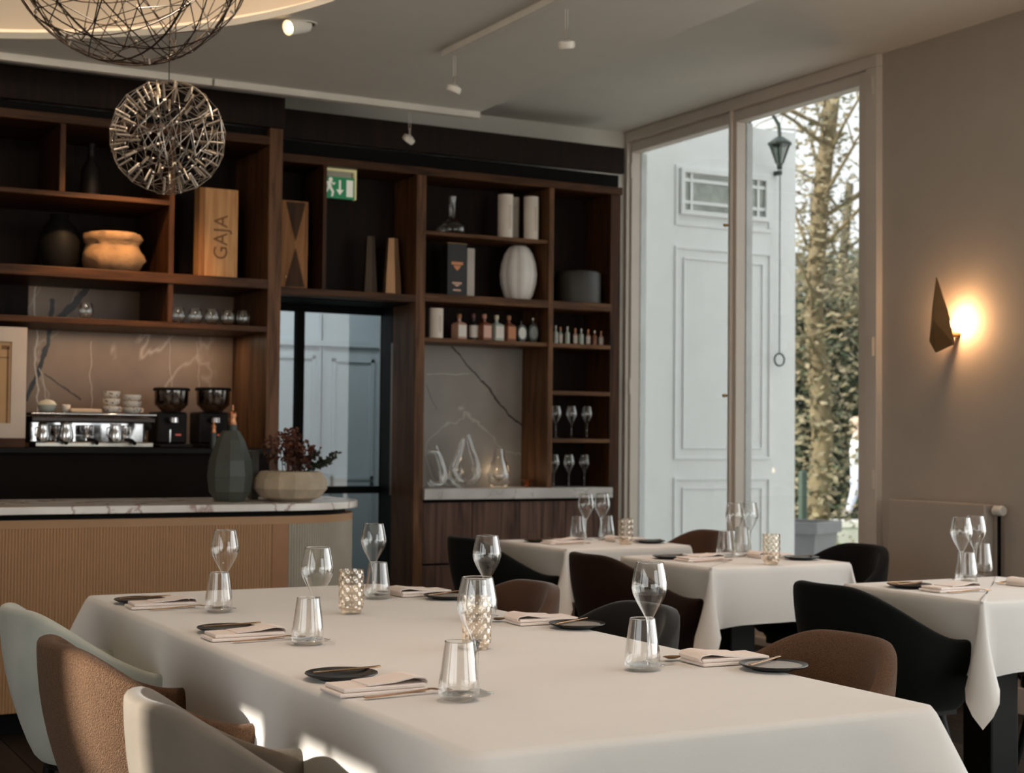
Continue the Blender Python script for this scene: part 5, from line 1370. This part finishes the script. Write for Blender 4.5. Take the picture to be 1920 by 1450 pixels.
MB().lathe([(.0, -.02), (.085, .0), (.118, .05), (.11, .10), (.06, .135), (0, .14)], 16).build('hair', plain('fair_hair', 'cdb5a2', .8), pe_, smooth=60).location = (14.5*kk, 0, 170*kk+dz)
# trees, hedge
BARK = plain('ivy_bark', '75684f', .9, var=.3, scale=4, bump=.8, bscale=12)
BARK2 = plain('grey_bark', '5d5646', .9, var=.25, scale=5, bump=.6, bscale=14)
L1 = leafmat('beige_leaves', ['655c46', '8b7f62', '565a40', '9c9078', '6a6148'])
L2 = leafmat('hedge_leaves', ['26321f', '3b4a32', '4d5b40', '303f2e', '5d6549'])
L3 = leafmat('conifer_leaves', ['1f2c27', '304238', '283a31'])
def leaves(n, fn, size, mat, par, name='foliage'):
    rn = random.Random(n); V = []; F = []
    for i in range(n):
        c = Vector(fn(rn)); d = Vector((rn.gauss(0, 1), rn.gauss(0, 1), rn.gauss(0, 1))).normalized(); e = d.orthogonal().normalized(); s = size*rn.uniform(.6, 1.3)
        o = len(V); V += [tuple(c-d*s), tuple(c+e*s*.5), tuple(c+d*s), tuple(c-e*s*.5)]; F.append((o, o+1, o+2, o+3))
    return MB().add(V, F).build(name, mat, par, kind='stuff')
def branchy(t, trunk_pts, r0, mat, seed, nb, blen):
    MB().tube(trunk_pts, lambda f: r0*(1-.55*f), 10).build('trunk', mat, t, smooth=60)
    rn = random.Random(seed); ends = []
    m = MB()
    for i in range(nb):
        f = .25+.75*i/nb; q = f*(len(trunk_pts)-1); j = min(int(q), len(trunk_pts)-2); b = Vector(trunk_pts[j]).lerp(Vector(trunk_pts[j+1]), q-j)
        a = rn.uniform(0, 2*pi); d = Vector((cos(a), sin(a), rn.uniform(.0, .9))).normalized(); L_ = blen*rn.uniform(.5, 1)
        p1 = b+d*L_*.5+Vector((0, 0, rn.uniform(-.1, .3))); p2 = b+d*L_+Vector((rn.uniform(-.4, .4), rn.uniform(-.4, .4), rn.uniform(-.2, .5)))
        m.tube([b, p1, p2], lambda u: r0*.16*(1-.8*u)+.008, 6)
        for s in range(4):
            c0 = p1.lerp(p2, s/4); c1 = c0+Vector((rn.gauss(0, .5), rn.gauss(0, .5), rn.gauss(.2, .4))); m.tube([c0, (c0+c1)/2+Vector((0, 0, .06)), c1], lambda u: .014*(1-.7*u), 4); ends.append(c1)
        ends.append(p2)
    m.build('branch', mat, t, smooth=60, kind='stuff')
    return ends
def gp(px, D):
    p = atd(px, 960, D); return Vector((p.x, p.y, GZ))
g = gp(1530, 19); t = thing('ivy_tree', 'tall pale tree trunk clad in ivy outside the window', 'tree', g)
tp = [(0, 0, 0), (.1, 0, 1.5), (-.05, 0, 3), (.05, 0, 4.4), (.28, 0, 6), (.35, 0, 8), (.3, 0, 10)]
ends = branchy(t, tp, .15, BARK, 11, 30, 2.2)
def ivy(rn):
    f = rn.random()*.8; q = f*6; j = min(int(q), 5); b = Vector(tp[j]).lerp(Vector(tp[j+1]), q-j); a = rn.uniform(0, 2*pi); r = rn.uniform(.12, .5); return b+Vector((cos(a)*r, sin(a)*r, 0))
leaves(2600, ivy, .06, L1, [c_ for c_ in t.children if c_.name.startswith('trunk')][0], 'ivy_leaves')
leaves(1500, lambda rn: Vector(rn.choice(ends))+Vector((rn.gauss(0, .25), rn.gauss(0, .25), rn.gauss(0, .25))), .05, L1, t, 'dry_leaves')
g = gp(1592, 27); t = thing('bare_tree', 'slender grey trunked tree near the right window frame', 'tree', g)
ends = branchy(t, [(0, 0, 0), (-.05, 0, 1.4), (-.15, 0, 2.8), (-.2, 0, 4.2), (0, 0, 6)], .16, BARK2, 5, 18, 1.8)
leaves(1800, lambda rn: Vector(rn.choice(ends))+Vector((rn.gauss(0, .2), rn.gauss(0, .2), rn.gauss(0, .2))), .05, L1, t, 'dry_leaves')
g = gp(1645, 34); t = thing('conifer', 'blue green conifer at the right behind the bare tree', 'tree', g)
MB().tube([(0, 0, 0), (0, 0, 5.6)], lambda f: .16*(1-.9*f), 8).build('trunk', BARK2, t)
leaves(6000, lambda rn: (lambda f, a: (cos(a)*1.5*(1-f)*rn.uniform(.4, 1), sin(a)*1.5*(1-f)*rn.uniform(.4, 1), .3+5.4*f))(rn.random()**1.3, rn.uniform(0, 2*pi)), .09, L3, t)
for i, (px, D, hh, w_, n_, lab) in enumerate(((1500, 27, 3.9, 1.7, 9000, 'dense green shrub behind the grey planter'), (1560, 31, 5.2, 2.1, 11000, 'tall mixed green shrub in the middle of the garden view'), (1612, 29, 4.6, 1.7, 9000, 'low dark green shrub behind the walking person'), (1450, 29, 3.6, 2.2, 6000, 'shrub hidden behind the white house front edge'), (1660, 30, 4.2, 2.4, 6000, 'tall shrub behind the right window frame'))):
    g = gp(px, D); t = thing('garden_shrub', lab, 'shrub', g, 0, 'shrubs in the garden')
    m = MB()
    for s in range(7): m.tube([(random.gauss(0, .2), random.gauss(0, .2), 0), (random.gauss(0, w_*.3), random.gauss(0, w_*.3), hh*.6), (random.gauss(0, w_*.45), random.gauss(0, w_*.45), hh)], lambda f: .035*(1-.7*f), 5)
    m.build('stem', BARK2, t, kind='stuff')
    leaves(n_, lambda rn: (lambda a, r, f: (cos(a)*r*w_*(1-.55*f), sin(a)*r*w_*(1-.55*f), .05+hh*f))(rn.uniform(0, 2*pi), sqrt(rn.random()), rn.random()), .075, L2, t)
    leaves(n_//4, lambda rn: (lambda a, r, f: (cos(a)*r*w_, sin(a)*r*w_, .3+hh*1.1*f))(rn.uniform(0, 2*pi), rn.uniform(.6, 1.1), rn.random()), .07, L1, t, 'dry_leaves')
